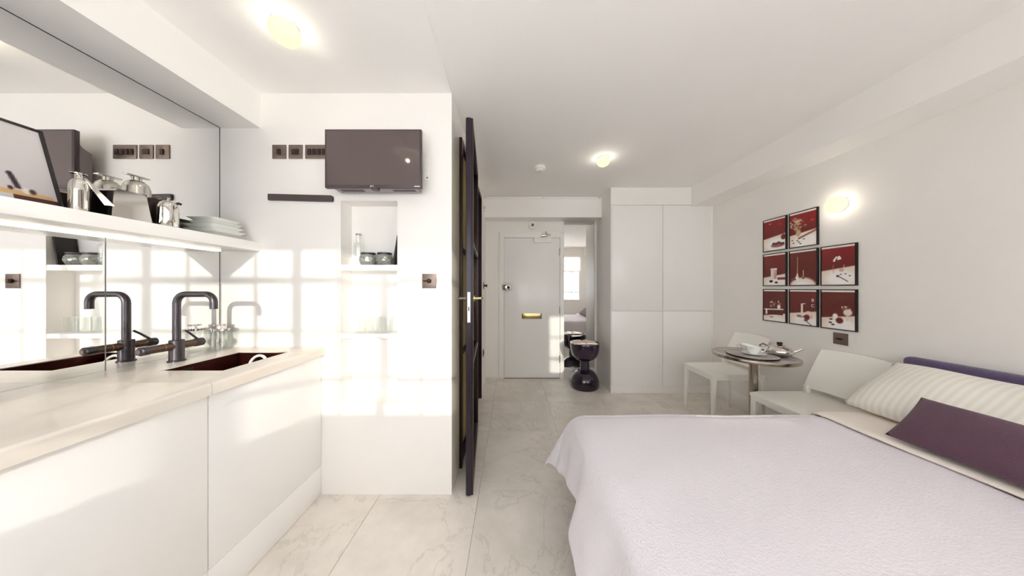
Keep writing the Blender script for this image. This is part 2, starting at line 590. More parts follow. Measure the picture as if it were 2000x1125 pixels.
# ------------------------------------------------------------------ bathroom door: fixed panel, frame, open leaf
d2 = thing('door_2', (XH, 2.33, 0))
struct(d2, 'dark steel framed glazed door standing open into the hallway')
bm = bmesh.new()
for y in (1.84, 2.31, 3.01):
    box(bm, XH - 0.07, XH + 0.02, y, y + 0.04, 0, 2.35)
box(bm, XH - 0.07, XH + 0.02, 1.88, 3.01, 2.31, 2.35)
obj('door_frame', bm, 'steel_door', d2, 0)
for z0, z1 in ((0.0, 0.08), (0.79, 0.82), (1.545, 1.575)):
    bx('frame_rail', 'steel_door', d2, XH - 0.02, XH + 0.012, 1.88, 2.31, z0, z1)
for z0, z1 in ((0.08, 0.79), (0.82, 1.545), (1.575, 2.31)):
    bx('pane', 'frosted_glass', d2, XH - 0.012, XH - 0.006, 1.88, 2.31, z0, z1)
leaf = thing('door_leaf', (0, 0, 0))
LW, LT, LZ0, LZ1 = 0.745, 0.044, 0.012, 2.32
# built along -Y from the hinge at the origin, turned afterwards
bx('stile', 'steel_door', leaf, -LT / 2, LT / 2, -LW + 0.004, -LW + 0.05, LZ0, LZ1, 0.002)
bx('stile', 'steel_door', leaf, -LT / 2, LT / 2, -0.05, 0, LZ0, LZ1, 0.002)
bx('edge_strip', 'door_edge', leaf, -LT / 2 + 0.006, LT / 2 - 0.014, -LW, -LW + 0.004, LZ0, LZ1)
for z0, z1 in ((LZ0, 0.10), (0.79, 0.82), (1.545, 1.575), (LZ1 - 0.05, LZ1)):
    bx('rail', 'steel_door', leaf, -LT / 2, LT / 2, -LW + 0.05, -0.05, z0, z1, 0.002)
for z0, z1 in ((0.10, 0.79), (0.82, 1.545), (1.575, LZ1 - 0.05)):
    bx('pane', 'door_glass', leaf, -0.004, 0.004, -LW + 0.05, -0.05, z0, z1)
bx('lock_plate', 'white_paint', leaf, -0.012, 0.006, -LW - 0.002, -LW, 1.07, 1.255)
bx('lock_slot', 'bronze_dark', leaf, -0.006, 0.0, -LW - 0.003, -LW - 0.002, 1.14, 1.165)
for s in (-1, 1):
    bm = bmesh.new()
    lathe(bm, [(0.022, s * LT / 2), (0.022, s * (LT / 2 + 0.008))], 0, -LW + 0.055, 1.215, 16, 'X')
    tube(bm, [(s * LT / 2, -LW + 0.055, 1.215), (s * (LT / 2 + 0.045), -LW + 0.055, 1.215), (s * (LT / 2 + 0.05), -LW + 0.065, 1.215), (s * (LT / 2 + 0.05), -LW + 0.17, 1.215)], 0.009, 10)
    obj('lever_handle', bm, 'brass' if s > 0 else 'bronze', leaf)
leaf.location = (-0.325 - XH, 2.325 - 2.33, 0)
leaf.parent = d2
leaf.rotation_euler = (0, 0, math.radians(5.0))

# ------------------------------------------------------------------ kitchen run
XC, XW = -1.18, -1.157                      # door faces, worktop edge
WZ0, WZ1 = 0.868, 0.914
def cabinet(y0, y1, label):
    c = thing('base_cabinet', ((XL + XC) / 2, (y0 + y1) / 2, 0), label, 'cabinet', 'kitchen base cabinets')
    bm = bmesh.new()
    box(bm, XL + 0.002, XC - 0.022, y0 + 0.001, y0 + 0.018, 0.0, 0.862)
    box(bm, XL + 0.002, XC - 0.022, y1 - 0.018, y1 - 0.001, 0.0, 0.862)
    box(bm, XL + 0.002, XC - 0.022, y0 + 0.018, y1 - 0.018, 0.18, 0.198)
    box(bm, XL + 0.002, XL + 0.012, y0 + 0.018, y1 - 0.018, 0.198, 0.862)
    obj('body', bm, 'carcass', c, 0)
    bx('door', 'cabinet_white', c, XC - 0.02, XC, y0 + 0.0015, y1 - 0.0015, 0.1825, 0.862, 0.0015)
    bx('plinth', 'cabinet_white', c, XC - 0.018, XC - 0.001, y0 + 0.0005, y1 - 0.0005, 0.002, 0.1795, 0.001)
    return c
cabinet(1.01, YK - 0.002, 'white handleless base cabinet under the sink against the kitchen partition')
cabinet(0.405, 1.008, 'white handleless base cabinet next to the one under the sink')
cabinet(-0.49, 0.403, 'wide white handleless base cabinet by the window wall')
SX0, SX1, SY0, SY1 = -1.563, -1.28, 1.15, 1.485
def worktop(y0, y1, label, hole):
    bm = bmesh.new()
    if hole:
        box(bm, XL + 0.006, SX0, y0, y1, WZ0, WZ1)
        box(bm, SX0, SX1, y0, SY0, WZ0, WZ1)
        box(bm, SX0, SX1, SY1, y1, WZ0, WZ1)
        box(bm, SX1, XW, y0, y1, WZ0, WZ1)
        bmesh.ops.remove_doubles(bm, verts=bm.verts, dist=1e-5)
    else:
        box(bm, XL + 0.006, XW, y0, y1, WZ0, WZ1)
    es = [e for e in bm.edges if all(abs(v.co.x - XW) < 1e-4 and abs(v.co.z - WZ1) < 1e-4 for v in e.verts)]
    bmesh.ops.bevel(bm, geom=es, offset=0.012, segments=4, affect='EDGES', profile=0.5)
    return tag(obj('worktop', bm, 'worktop', None, 30), label, 'worktop')
worktop(1.003, YK - 0.001, 'off-white stone worktop section with the sink cut into it', True)
worktop(-0.49, 1.001, 'long plain off-white stone worktop section below the leaning picture', False)

sk = thing('kitchen_sink', ((SX0 + SX1) / 2, (SY0 + SY1) / 2, 0.70), 'undermounted copper-brown rectangular sink below the black tap', 'sink')
bm = bmesh.new()
t, zb = 0.003, 0.70
a0, a1, b0, b1 = SX0 + 0.0035, SX1 - 0.0035, SY0 + 0.0035, SY1 - 0.0035
box(bm, a0 - t, a0, b0 - t, b1 + t, zb, WZ1 - 0.004)
box(bm, a1, a1 + t, b0 - t, b1 + t, zb, WZ1 - 0.004)
box(bm, a0, a1, b0 - t, b0, zb, WZ1 - 0.004)
box(bm, a0, a1, b1, b1 + t, zb, WZ1 - 0.004)
box(bm, a0, a1, b0, b1, zb - t, zb)
obj('basin', bm, 'sink_copper', sk, 0)
lt('drain', 'steel', sk, [(0.04, 0.0), (0.04, 0.003), (0.03, 0.004), (0.0, 0.002)], (-1.42, 1.33, zb), 24)
bx('overflow', 'bronze_dark', sk, a0, a0 + 0.003, 1.20, 1.27, 0.872, 0.893, 0.001)
bm = bmesh.new()
tube(bm, [(-1.40 + 0.045 * math.cos(a), 1.43 + 0.012 * math.sin(a), 0.86 + 0.045 * math.sin(a)) for a in [i * 2 * math.pi / 20 for i in range(17)]], 0.007, 8)
br = thing('dish_brush', (-1.40, 1.43, 0.70), 'white dish brush with a looped handle standing in the sink', 'brush')
obj('handle', bm, 'white_rubber', br)
tb('shaft', 'white_rubber', br, [(-1.36, 1.43, 0.855), (-1.365, 1.42, 0.75), (-1.37, 1.41, 0.722)], 0.006, 8)
lt('bristle_head', 'white_print', br, [(0.022, 0.0), (0.025, 0.015), (0.018, 0.028)], (-1.37, 1.41, 0.7005), 14)

# tap
TX, TY = -1.675, 1.297
tp = thing('kitchen_tap', (TX, TY, WZ1), 'tall dark gunmetal kitchen tap with square spout and horizontal mixer bar', 'tap')
lt('base', 'gunmetal', tp, [(0.031, 0.0), (0.031, 0.006), (0.026, 0.009), (0.026, 0.105), (0.023, 0.108)], (TX, TY, WZ1), 28)
pts = [(TX, TY, WZ1 + 0.10)] + [(TX + 0.045 - 0.045 * math.cos(math.radians(a)), TY, 1.249 - 0.045 + 0.045 * math.sin(math.radians(a))) for a in range(0, 91, 15)]
ex = TX + 0.185
pts += [(ex - 0.04 + 0.04 * math.sin(math.radians(a)), TY, 1.209 + 0.04 * math.cos(math.radians(a))) for a in range(0, 91, 15)] + [(ex, TY, 1.175)]
tb('spout', 'gunmetal', tp, pts, 0.0145, 16)
bar = lt('mixer_bar', 'gunmetal_brown', tp, [(0.0185, -0.10), (0.0185, 0.07)], (TX, TY, 0.992), 22, 'Y')
lt('ring', 'copper_ring', bar, [(0.0192, -0.002), (0.0192, 0.001)], (TX, TY - 0.052, 0.992), 22, 'Y')
kb = lt('end_knob', 'gunmetal', tp, [(0.016, -0.132), (0.020, -0.128), (0.020, -0.102), (0.0185, -0.10)], (TX, TY, 0.992), 22, 'Y')
lt('knob_cap', 'bronze', kb, [(0.010, -0.1325), (0.010, -0.135)], (TX, TY, 0.992), 16, 'Y')
lt('end_knob', 'gunmetal', tp, [(0.0185, 0.07), (0.021, 0.074), (0.021, 0.105), (0.015, 0.11)], (TX, TY, 0.992), 22, 'Y')
tb('lever', 'gunmetal', tp, [(TX, TY + 0.085, 1.01), (TX + 0.005, TY + 0.05, 1.045), (TX + 0.008, TY + 0.03, 1.062)], 0.005, 10)

# storage jar
jr = thing('storage_jar', (-1.725, 1.535, WZ1), 'clear glass storage jar with a clover-shaped chrome lid beside the tap', 'jar')
lt('glass_body', 'clear_glass', jr, [(0.046, 0.0), (0.05, 0.004), (0.05, 0.115), (0.047, 0.115), (0.047, 0.008), (0.0, 0.008)], (-1.725, 1.535, WZ1 + 0.0005), 32)
bm = bmesh.new()
prism(bm, [(-1.725 + (0.046 + 0.006 * math.cos(4 * a)) * math.cos(a), 1.535 + (0.046 + 0.006 * math.cos(4 * a)) * math.sin(a)) for a in [2 * math.pi * i / 40 for i in range(40)]], 'Z', WZ1 + 0.1165, WZ1 + 0.128)
ld = obj('lid', bm, 'chrome', jr)
bm = bmesh.new()
lathe(bm, [(0.012, 0.128), (0.010, 0.14)], -1.725, 1.535, WZ1, 16)
for k in range(4):
    a = math.pi / 4 + k * math.pi / 2
    lathe(bm, [(0.0, 0.14), (0.012, 0.143), (0.012, 0.151), (0.0, 0.154)], -1.725 + 0.016 * math.cos(a), 1.535 + 0.016 * math.sin(a), WZ1, 14)
obj('lid_knob', bm, 'chrome', ld)

# mirrors on the kitchen wall
SHX, SHZ0, SHZ1 = -1.5626, 1.509, 1.5626
mk = tag(bx('wall_mirror', 'mirror', None, XL + 0.0005, XL + 0.005, -0.45, YK - 0.012, SHZ1 + 0.0005, 2.268), 'large frameless mirror above the floating kitchen shelf', 'mirror')
bx('mirror_edge', 'black_frame', mk, XL + 0.0005, XL + 0.006, YK - 0.012, YK - 0.009, SHZ1 + 0.0005, 2.268)
bx('mirror_edge', 'black_frame', mk, XL + 0.0005, XL + 0.006, -0.45, YK - 0.009, 2.2665, 2.2695)
m2 = tag(bx('splashback_mirror', 'mirror', None, XL + 0.0005, XL + 0.005, 1.152, YK - 0.012, WZ1 + 0.0005, SHZ0 - 0.0005), 'mirrored splashback panel behind the tap', 'mirror')
bx('mirror_edge', 'black_frame', m2, XL + 0.0005, XL + 0.006, YK - 0.012, YK - 0.009, WZ1 + 0.0005, SHZ0 - 0.0005)
tag(bx('splashback_mirror', 'mirror', None, XL + 0.0005, XL + 0.005, -0.45, 1.148, WZ1 + 0.0005, SHZ0 - 0.0005), 'long mirrored splashback panel below the leaning picture', 'mirror')
sh = thing('floating_shelf', (-1.68, 0.6, SHZ0), 'thick white floating shelf with a light strip along its underside', 'shelf')
bx('shelf_board', 'cabinet_white', sh, XL + 0.006, SHX, -0.45, YK - 0.001, SHZ0, SHZ1, 0.0015)
bx('light_strip', 'led', sh, XL + 0.012, XL + 0.024, -0.44, YK - 0.02, SHZ0 - 0.005, SHZ0 - 0.0003)

# ------------------------------------------------------------------ prints painted as colour on a fine grid
class Canvas:
    def __init__(s, w, h, rgb):
        s.w, s.h = w, h
        s.a = np.zeros((h, w, 3))
        s.a[:] = rgb
        s.U, s.V = np.meshgrid(np.linspace(0, 1, w), np.linspace(0, 1, h))    # V up
    def put(s, m, rgb):
        m = np.clip(m, 0, 1)[..., None]
        s.a = s.a * (1 - m) + np.array(rgb) * m
    def ell(s, cu, cv, ru, rv, rgb, soft=0.12, op=1.0):
        d = np.sqrt(((s.U - cu) / ru) ** 2 + ((s.V - cv) / rv) ** 2)
        s.put((1 - d) / soft * op if op == 1.0 else np.clip((1 - d) / soft, 0, 1) * op, rgb)
    def rect(s, u0, u1, v0, v1, rgb, op=1.0):
        s.put(((s.U >= u0) & (s.U <= u1) & (s.V >= v0) & (s.V <= v1)) * op, rgb)
    def line(s, u0, v0, u1, v1, wd, rgb):
        du, dv = u1 - u0, (v1 - v0) * 1.4
        t_ = np.clip(((s.U - u0) * du + (s.V - v0) * 1.4 * dv) / (du * du + dv * dv + 1e-9), 0, 1)
        d = np.hypot(s.U - u0 - t_ * du, (s.V - v0) * 1.4 - t_ * dv)
        s.put((wd - d) / wd * 2, rgb)
    def grad(s, v0, v1, rgb):
        s.put((s.V - v0) / (v1 - v0), rgb)

PRINT_MAT = bpy.data.materials.new('printed_paper')
PRINT_MAT.use_nodes = True
_nt = PRINT_MAT.node_tree
_at = _nt.nodes.new('ShaderNodeAttribute')
_at.attribute_name = 'print'
_nt.links.new(_at.outputs['Color'], _nt.nodes['Principled BSDF'].inputs['Base Color'])
_nt.nodes['Principled BSDF'].inputs['Roughness'].default_value = 0.45
MATS['printed_paper'] = PRINT_MAT

def print_mesh(name, cv, origin, uvec, vvec, parent):
    h, w = cv.h, cv.w
    o, uu, vv = np.array(origin), np.array(uvec), np.array(vvec)
    c = o + 0.5 * uu + 0.5 * vv
    P = (o - c) + cv.U[..., None] * uu + cv.V[..., None] * vv
    me = bpy.data.meshes.new(name)
    idx = np.arange(h * w).reshape(h, w)
    faces = np.stack([idx[:-1, :-1], idx[:-1, 1:], idx[1:, 1:], idx[1:, :-1]], -1).reshape(-1, 4)
    me.from_pydata(P.reshape(-1, 3).tolist(), [], faces.tolist())
    at = me.color_attributes.new('print', 'FLOAT_COLOR', 'POINT')
    srgb = np.clip(cv.a, 0, 255) / 255
    l = np.where(srgb <= 0.04045, srgb / 12.92, ((srgb + 0.055) / 1.055) ** 2.4)
    at.data.foreach_set('color', np.concatenate([l, np.ones((h, w, 1))], -1).reshape(-1).astype(np.float32))
    me.materials.append(PRINT_MAT)
    ob = bpy.data.objects.new(name, me)
    COL.objects.link(ob)
    ob.location = Vector(c) - wloc(parent)
    ob.parent = parent
    return ob

RED, MAR, WHT, CRM, DRK = (150, 22, 30), (100, 32, 28), (252, 248, 245), (238, 222, 206), (44, 14, 14)
def base(top, edge_v, rnd=False):
    c = Canvas(66, 96, MAR)
    c.grad(0.3, 1.0, top)
    if rnd:
        c.ell(0.5, edge_v - 0.27, 0.56, 0.30, CRM, 0.2)
        c.ell(0.5, edge_v - 0.28, 0.48, 0.25, WHT, 0.5)
    else:
        c.put((edge_v + 0.10 * c.U - c.V) / 0.03, CRM)
        c.ell(0.6, edge_v - 0.22, 0.6, 0.26, WHT, 0.45)
    return c
def finish(c):
    c.rect(0.0, 1.0, 0.955, 1.0, (244, 238, 230))
    return c
rng = np.random.RandomState(3)
def p_fruit():
    c = base(RED, 0.40)
    c.ell(0.66, 0.14, 0.34, 0.07, (160, 100, 96), 0.2)
    for k in range(9):
        c.ell(0.45 + 0.06 * k, 0.17 + 0.05 * rng.rand(), 0.05, 0.05, (90, 40, 38), 0.5)
    c.ell(0.92, 0.38, 0.13, 0.10, (110, 40, 40), 0.3)
    c.ell(0.30, 0.86, 0.05, 0.025, (240, 190, 190), 0.6)
    c.ell(0.78, 0.80, 0.06, 0.05, (176, 76, 70), 1.0)
    return finish(c)
def p_flowers():
    c = base(RED, 0.36)
    for k in range(60):
        c.ell(0.28 + 0.17 * rng.randn() * 0.8, 0.66 + 0.13 * rng.randn() * 0.8, 0.05, 0.035, [(200, 170, 130), (150, 110, 80), (226, 206, 170)][k % 3], 0.8)
    c.ell(0.34, 0.40, 0.12, 0.13, (206, 176, 140), 0.4)
    c.line(0.36, 0.24, 0.98, 0.40, 0.05, (150, 100, 80))
    for u, v in ((0.3, 0.18), (0.36, 0.13), (0.55, 0.2), (0.1, 0.2), (0.15, 0.12), (0.42, 0.08)):
        c.ell(u, v, 0.05, 0.022, (80, 44, 50), 0.5)
    c.ell(0.86, 0.70, 0.1, 0.05, (186, 84, 72), 1.0)
    return finish(c)
def p_tin():
    c = base((132, 36, 34), 0.27)
    c.rect(0.34, 0.63, 0.19, 0.50, (236, 222, 212))
    c.rect(0.50, 0.63, 0.19, 0.50, (206, 176, 166))
    for u in (0.37, 0.45, 0.53, 0.60):
        c.ell(u, 0.52, 0.05, 0.035, WHT, 0.4)
    for v in (0.26, 0.32, 0.38):
        c.line(0.48, v, 0.62, v, 0.012, (150, 100, 96))
    c.rect(0.66, 1.0, 0.17, 0.25, (140, 44, 42))
    c.ell(0.36, 0.13, 0.10, 0.05, DRK, 0.4)
    c.ell(0.60, 0.09, 0.09, 0.035, DRK, 0.4)
    return finish(c)
def p_stem():
    c = base((112, 46, 40), 0.22, True)
    c.line(0.3, 0.3, 0.31, 0.82, 0.012, (226, 190, 150))
    c.ell(0.29, 0.20, 0.09, 0.09, WHT, 0.4)
    c.ell(0.30, 0.28, 0.045, 0.08, (240, 226, 214), 0.4)
    c.line(0.53, 0.20, 0.53, 0.42, 0.015, (224, 196, 170))
    c.ell(0.14, 0.17, 0.14, 0.04, (110, 84, 78), 0.4)
    c.ell(0.53, 0.20, 0.05, 0.03, DRK, 0.5)
    return finish(c)
def p_glass():
    c = base((142, 32, 36), 0.38, False)
    for u, v in ((0.42, 0.66), (0.47, 0.70), (0.40, 0.62), (0.55, 0.71), (0.58, 0.67), (0.53, 0.66)):
        c.ell(u, v, 0.05, 0.035, WHT, 0.5)
    c.line(0.38, 0.30, 0.37, 0.52, 0.01, (206, 120, 110))
    c.line(0.66, 0.36, 0.70, 0.50, 0.012, (230, 190, 180))
    c.ell(0.62, 0.37, 0.09, 0.05, (206, 170, 160), 0.4)
    c.line(0.48, 0.24, 0.80, 0.08, 0.02, (70, 50, 50))
    c.ell(0.51, 0.22, 0.06, 0.035, (84, 60, 60), 0.4)
    for u, v in ((0.74, 0.27), (0.86, 0.22), (0.6, 0.26)):
        c.ell(u, v, 0.045, 0.018, (90, 60, 62), 0.5)
    return finish(c)
def p_box():
    c = base((104, 42, 38), 0.17)
    c.rect(0.16, 0.90, 0.20, 0.35, (92, 40, 38))
    c.line(0.05, 0.36, 0.9, 0.39, 0.03, WHT)
    c.rect(0.10, 0.17, 0.2, 0.38, WHT)
    for k in range(26):
        c.ell(0.30 + 0.5 * rng.rand(), 0.42 + 0.2 * rng.rand(), 0.035, 0.03, [(170, 140, 100), (236, 220, 206), (120, 100, 70)][k % 3], 0.7)
    c.ell(0.72, 0.46, 0.1, 0.1, WHT, 0.5)
    c.ell(0.70, 0.62, 0.05, 0.06, (200, 170, 170), 0.6)
    c.ell(0.95, 0.24, 0.06, 0.025, WHT, 0.5)
    c.ell(0.38, 0.12, 0.12, 0.02, (110, 80, 76), 0.5)
    return finish(c)
def p_candle():
    c = base((112, 44, 38), 0.32, False)
    c.ell(0.42, 0.24, 0.18, 0.045, (140, 110, 104), 0.3)
    c.rect(0.44, 0.52, 0.24, 0.60, (240, 226, 212))
    c.line(0.48, 0.60, 0.60, 0.61, 0.02, (236, 214, 196))
    c.ell(0.72, 0.34, 0.13, 0.07, (238, 220, 206), 0.3)
    c.ell(0.66, 0.22, 0.13, 0.09, (110, 30, 34), 0.3)
    c.ell(0.82, 0.24, 0.07, 0.07, (226, 196, 180), 0.4)
    c.line(0.58, 0.14, 0.86, -0.02, 0.02, (66, 46, 46))
    c.ell(0.62, 0.13, 0.10, 0.03, (90, 50, 50), 0.5)
    return finish(c)
def p_goblet():
    c = base((106, 48, 40), 0.28)
    c.ell(0.80, 0.44, 0.15, 0.10, (238, 226, 214), 0.3)
    c.line(0.79, 0.22, 0.79, 0.38, 0.03, (230, 214, 200))
    c.ell(0.79, 0.20, 0.12, 0.025, WHT, 0.4)
    for k in range(10):
        c.ell(0.62 + 0.3 * rng.rand(), 0.5 + 0.13 * rng.rand(), 0.04, 0.03, [(130, 110, 84), (230, 216, 196)][k % 2], 0.6)
    c.ell(0.43, 0.33, 0.10, 0.08, WHT, 0.4)
    c.ell(0.56, 0.22, 0.13, 0.09, (96, 26, 30), 0.3)
    for u, v in ((0.3, 0.24), (0.36, 0.1), (0.28, 0.15)):
        c.ell(u, v, 0.07, 0.028, (70, 40, 42), 0.5)
    c.ell(0.40, 0.20, 0.05, 0.03, WHT, 0.5)
    return finish(c)

PW, PD = 0.2175, 0.011
cols = [(2.514, 2.2965), (2.278, 2.0605), (2.045, 1.8275)]
rows = [(0.968, 1.270), (1.298, 1.602), (1.624, 1.928)]
pics = [
    (0, 2, p_fruit, 'black framed red still-life print with a bowl of dark fruit, top row by the wardrobe'),
    (1, 2, p_flowers, 'black framed red still-life print with a tall bunch of flowers beside the wall lamp'),
    (0, 1, p_tin, 'black framed still-life print with a pale ribbed tin and two dark lumps'),
    (1, 1, p_stem, 'black framed still-life print with a thin upright stem in a white flask'),
    (2, 1, p_glass, 'black framed red still-life print with white blossom and a spoon on white cloth'),
    (0, 0, p_box, 'black framed still-life print with flowers on a dark box'),
    (1, 0, p_candle, 'black framed still-life print with a pale column and the letters B and C'),
    (2, 0, p_goblet, 'black framed still-life print with a glass goblet above the wall socket'),
]
for ci, ri, fn, label in pics:
    (ya, yb), (za, zb_) = cols[ci], rows[ri]
    r = thing('framed_print', (XR - PD / 2, (ya + yb) / 2, za), label, 'picture', 'red still-life prints on the wall')
    fr = 0.006
    bm = bmesh.new()
    box(bm, XR - PD, XR - 0.0005, yb, yb + 2 * fr, za, zb_)
    box(bm, XR - PD, XR - 0.0005, ya - fr, ya, za, zb_)
    box(bm, XR - PD, XR - 0.0005, yb + 2 * fr, ya - fr, za, za + fr)
    box(bm, XR - PD, XR - 0.0005, yb + 2 * fr, ya - fr, zb_ - fr, zb_)
    obj('frame', bm, 'black_frame', r, 0)
    bx('backing', 'black_frame', r, XR - PD + 0.003, XR - 0.001, yb + 2 * fr, ya - fr, za + fr, zb_ - fr)
    pr = print_mesh('print', fn(), (XR - PD + 0.002, ya - fr - 0.001, za + fr + 0.001), (0, -(ya - yb - 3 * fr - 0.002), 0), (0, 0, zb_ - za - 2 * fr - 0.002), r)
    if fn is p_candle:
        for ch, v in (('B', 0.70), ('C', 0.555)):
            text_mesh('letter', ch, 0.034, 'white_print', pr, (XR - PD + 0.0012, ya - fr - 0.80 * (ya - yb), za + v * (zb_ - za)), (0, -1, 0), (0, 0, 1), 0.0003)

# leaning picture on the shelf
lp = thing('leaning_picture', (-1.72, 0.74, SHZ1), 'black framed pale picture of a small still life leaning on the kitchen mirror', 'picture')
c = Canvas(150, 90, (206, 200, 200))
c.grad(0.2, 1.4, (222, 218, 216))
def pu(Y): return (Y - 0.50) / (0.977 - 0.50)
c.put((c.U < pu(0.968)) * (0.155 + 0.05 * (c.U - pu(0.9)) * -1 - c.V) / 0.01, (210, 174, 120))
c.put((0.10 - c.V) / 0.01, (74, 34, 36))
c.rect(0, pu(0.888), 0.0, 0.09, (206, 204, 204))
c.line(pu(0.894), 0.34, pu(0.903), 0.18, 0.017, (52, 36, 48))
c.ell(pu(0.893), 0.35, 0.016, 0.03, (46, 30, 42), 0.4)
c.ell(pu(0.888), 0.17, 0.014, 0.03, (60, 26, 34), 0.4)
c.ell(pu(0.917), 0.16, 0.022, 0.045, (232, 224, 220), 0.4)
c.ell(pu(0.929), 0.16, 0.018, 0.04, (66, 40, 44), 0.4)
v0 = Vector((-1.706, 0, SHZ1 + 0.0005))
v1 = Vector((-1.792, 0, 1.866))
dirv = (v1 - v0)
nrm = Vector((dirv.z, 0, -dirv.x)).normalized()      # faces the room
Hh = dirv.length
e = dirv.normalized()
def lean_box(name, m, ya, yb, h0, h1, d0, d1):
    bm = bmesh.new()
    vv = []
    for y in (ya, yb):
        for h in (h0, h1):
            for d in (d0, d1):
                vv.append(bm.verts.new(Vector((v0.x, y, v0.z)) + e * h + nrm * d + Vector((0, 0, 0.004))))
    idx = [(0, 1, 3, 2), (4, 6, 7, 5), (0, 4, 5, 1), (2, 3, 7, 6), (0, 2, 6, 4), (1, 5, 7, 3)]
    for f in idx:
        bm.faces.new([vv[i] for i in f])
    return obj(name, bm, m, lp, 0)
lean_box('frame_side', 'black_frame', 0.978, 0.985, 0, Hh, -0.010, 0.012)
lean_box('frame_side', 'black_frame', 0.492, 0.499, 0, Hh, -0.010, 0.012)
lean_box('frame_side', 'black_frame', 0.499, 0.978, 0, 0.007, -0.010, 0.012)
lean_box('frame_side', 'black_frame', 0.499, 0.978, Hh - 0.007, Hh, -0.010, 0.012)
lean_box('back_board', 'grey_back', 0.499, 0.978, 0.007, Hh - 0.007, -0.008, -0.003)
o0 = Vector((v0.x, 0.4995, v0.z + 0.004)) + e * 0.0075 + nrm * 0.006
print_mesh('print', c, tuple(o0), (0, 0.478, 0), tuple(e * (Hh - 0.015)), lp)

# ------------------------------------------------------------------ things on the shelf
Z = SHZ1
p = thing('lever_flask', (-1.645, 0.985, Z), 'slim polished steel flask with a long sloping strap lever beside the leaning picture', 'flask')
lt('body', 'chrome', p, [(0.0, 0.0), (0.020, 0.0), (0.0215, 0.003), (0.0215, 0.085), (0.0225, 0.087), (0.0225, 0.09), (0.0215, 0.092), (0.021, 0.108), (0.017, 0.122), (0.010, 0.13), (0.0085, 0.133), (0.0085, 0.146)], (-1.645, 0.985, Z + 0.0003), 28)
lt('cap', 'chrome', p, [(0.0085, 0.146), (0.019, 0.148), (0.019, 0.152), (0.0, 0.155)], (-1.645, 0.985, Z), 24)
bm = bmesh.new()
A, B = Vector((-1.633, 0.993, Z + 0.136)), Vector((-1.605, 1.035, Z + 0.045))
for q, wv, zz in ((A, 0.004, 0), (B, 0.013, 0)):
    for s in (-1, 1):
        for d in (0, 0.004):
            bm.verts.new(q + Vector((s * wv * 0.8, s * wv * 0.5, 0)) + Vector((0.4, -0.3, 0.2)) * d)
bm.verts.ensure_lookup_table()
for f in [(0, 1, 3, 2), (4, 6, 7, 5), (0, 4, 5, 1), (2, 3, 7, 6), (0, 2, 6, 4), (1, 5, 7, 3)]:
    bm.faces.new([bm.verts[i] for i in f])
obj('lever', bm, 'chrome', p, 0)

p = thing('chrome_toaster', (-1.65, 1.105, Z), 'small mirror-polished chrome toaster with flared sides on the shelf', 'toaster')
bm = bmesh.new()
prism(bm, [(1.045, Z + 0.008), (1.165, Z + 0.008), (1.158, Z + 0.04), (1.150, Z + 0.09), (1.147, Z + 0.114), (1.138, Z + 0.124), (1.062, Z + 0.124), (1.053, Z + 0.114), (1.050, Z + 0.09), (1.047, Z + 0.04)], 'X', -1.70, -1.612)
obj('body', bm, 'chrome', p, 25)
bx('base', 'black_plastic', p, -1.705, -1.608, 1.043, 1.168, Z + 0.0003, Z + 0.008, 0.002)
bx('slot', 'black_plastic', p, -1.675, -1.66, 1.065, 1.135, Z + 0.1235, Z + 0.125)
bx('slot', 'black_plastic', p, -1.65, -1.635, 1.065, 1.135, Z + 0.1235, Z + 0.125)
bx('rear_panel', 'bronze_dark', p, -1.712, -1.70, 1.05, 1.16, Z + 0.01, Z + 0.12, 0.004)

p = thing('dome_pot', (-1.735, 1.20, Z), 'tall domed steel coffee pot with a flat bar on its lid behind the toaster', 'pot')
c0 = (-1.735, 1.20, Z)
lt('body', 'steel', p, [(0.0, 0.0), (0.040, 0.0), (0.042, 0.004), (0.042, 0.145), (0.043, 0.147), (0.042, 0.15), (0.040, 0.178), (0.034, 0.197), (0.024, 0.209), (0.017, 0.211)], (c0[0], c0[1], Z + 0.0003), 32)
lt('lid_neck', 'steel', p, [(0.017, 0.211), (0.015, 0.213), (0.015, 0.227), (0.018, 0.229)], c0, 24)
bx('lid_bar', 'steel', p, -1.748, -1.722, 1.163, 1.237, Z + 0.2295, Z + 0.2355, 0.002)
tb('handle', 'bronze_dark', p, [(-1.735, 1.238, Z + 0.15), (-1.72, 1.268, Z + 0.145), (-1.715, 1.276, Z + 0.10), (-1.72, 1.265, Z + 0.05), (-1.735, 1.24, Z + 0.04)], 0.006, 10)

p = thing('black_kettle', (-1.665, 1.215, Z), 'dark brown-black jug kettle with sloping top between toaster and domed flask', 'kettle')
bm = bmesh.new()
prism(bm, [(1.177, Z + 0.0003), (1.217, Z + 0.0003), (1.234, Z + 0.05), (1.257, Z + 0.10), (1.272, Z + 0.122), (1.247, Z + 0.132), (1.192, Z + 0.135), (1.177, Z + 0.125), (1.174, Z + 0.05)], 'X', -1.685, -1.648)
bmesh.ops.bevel(bm, geom=list(bm.edges), offset=0.005, segments=2, affect='EDGES', profile=0.5)
obj('body', bm, 'bronze_dark', p, 30)
lt('lid_knob', 'chrome', p, [(0.007, 0.130), (0.005, 0.138), (0.009, 0.143), (0.0, 0.148)], (-1.665, 1.222, Z), 14)

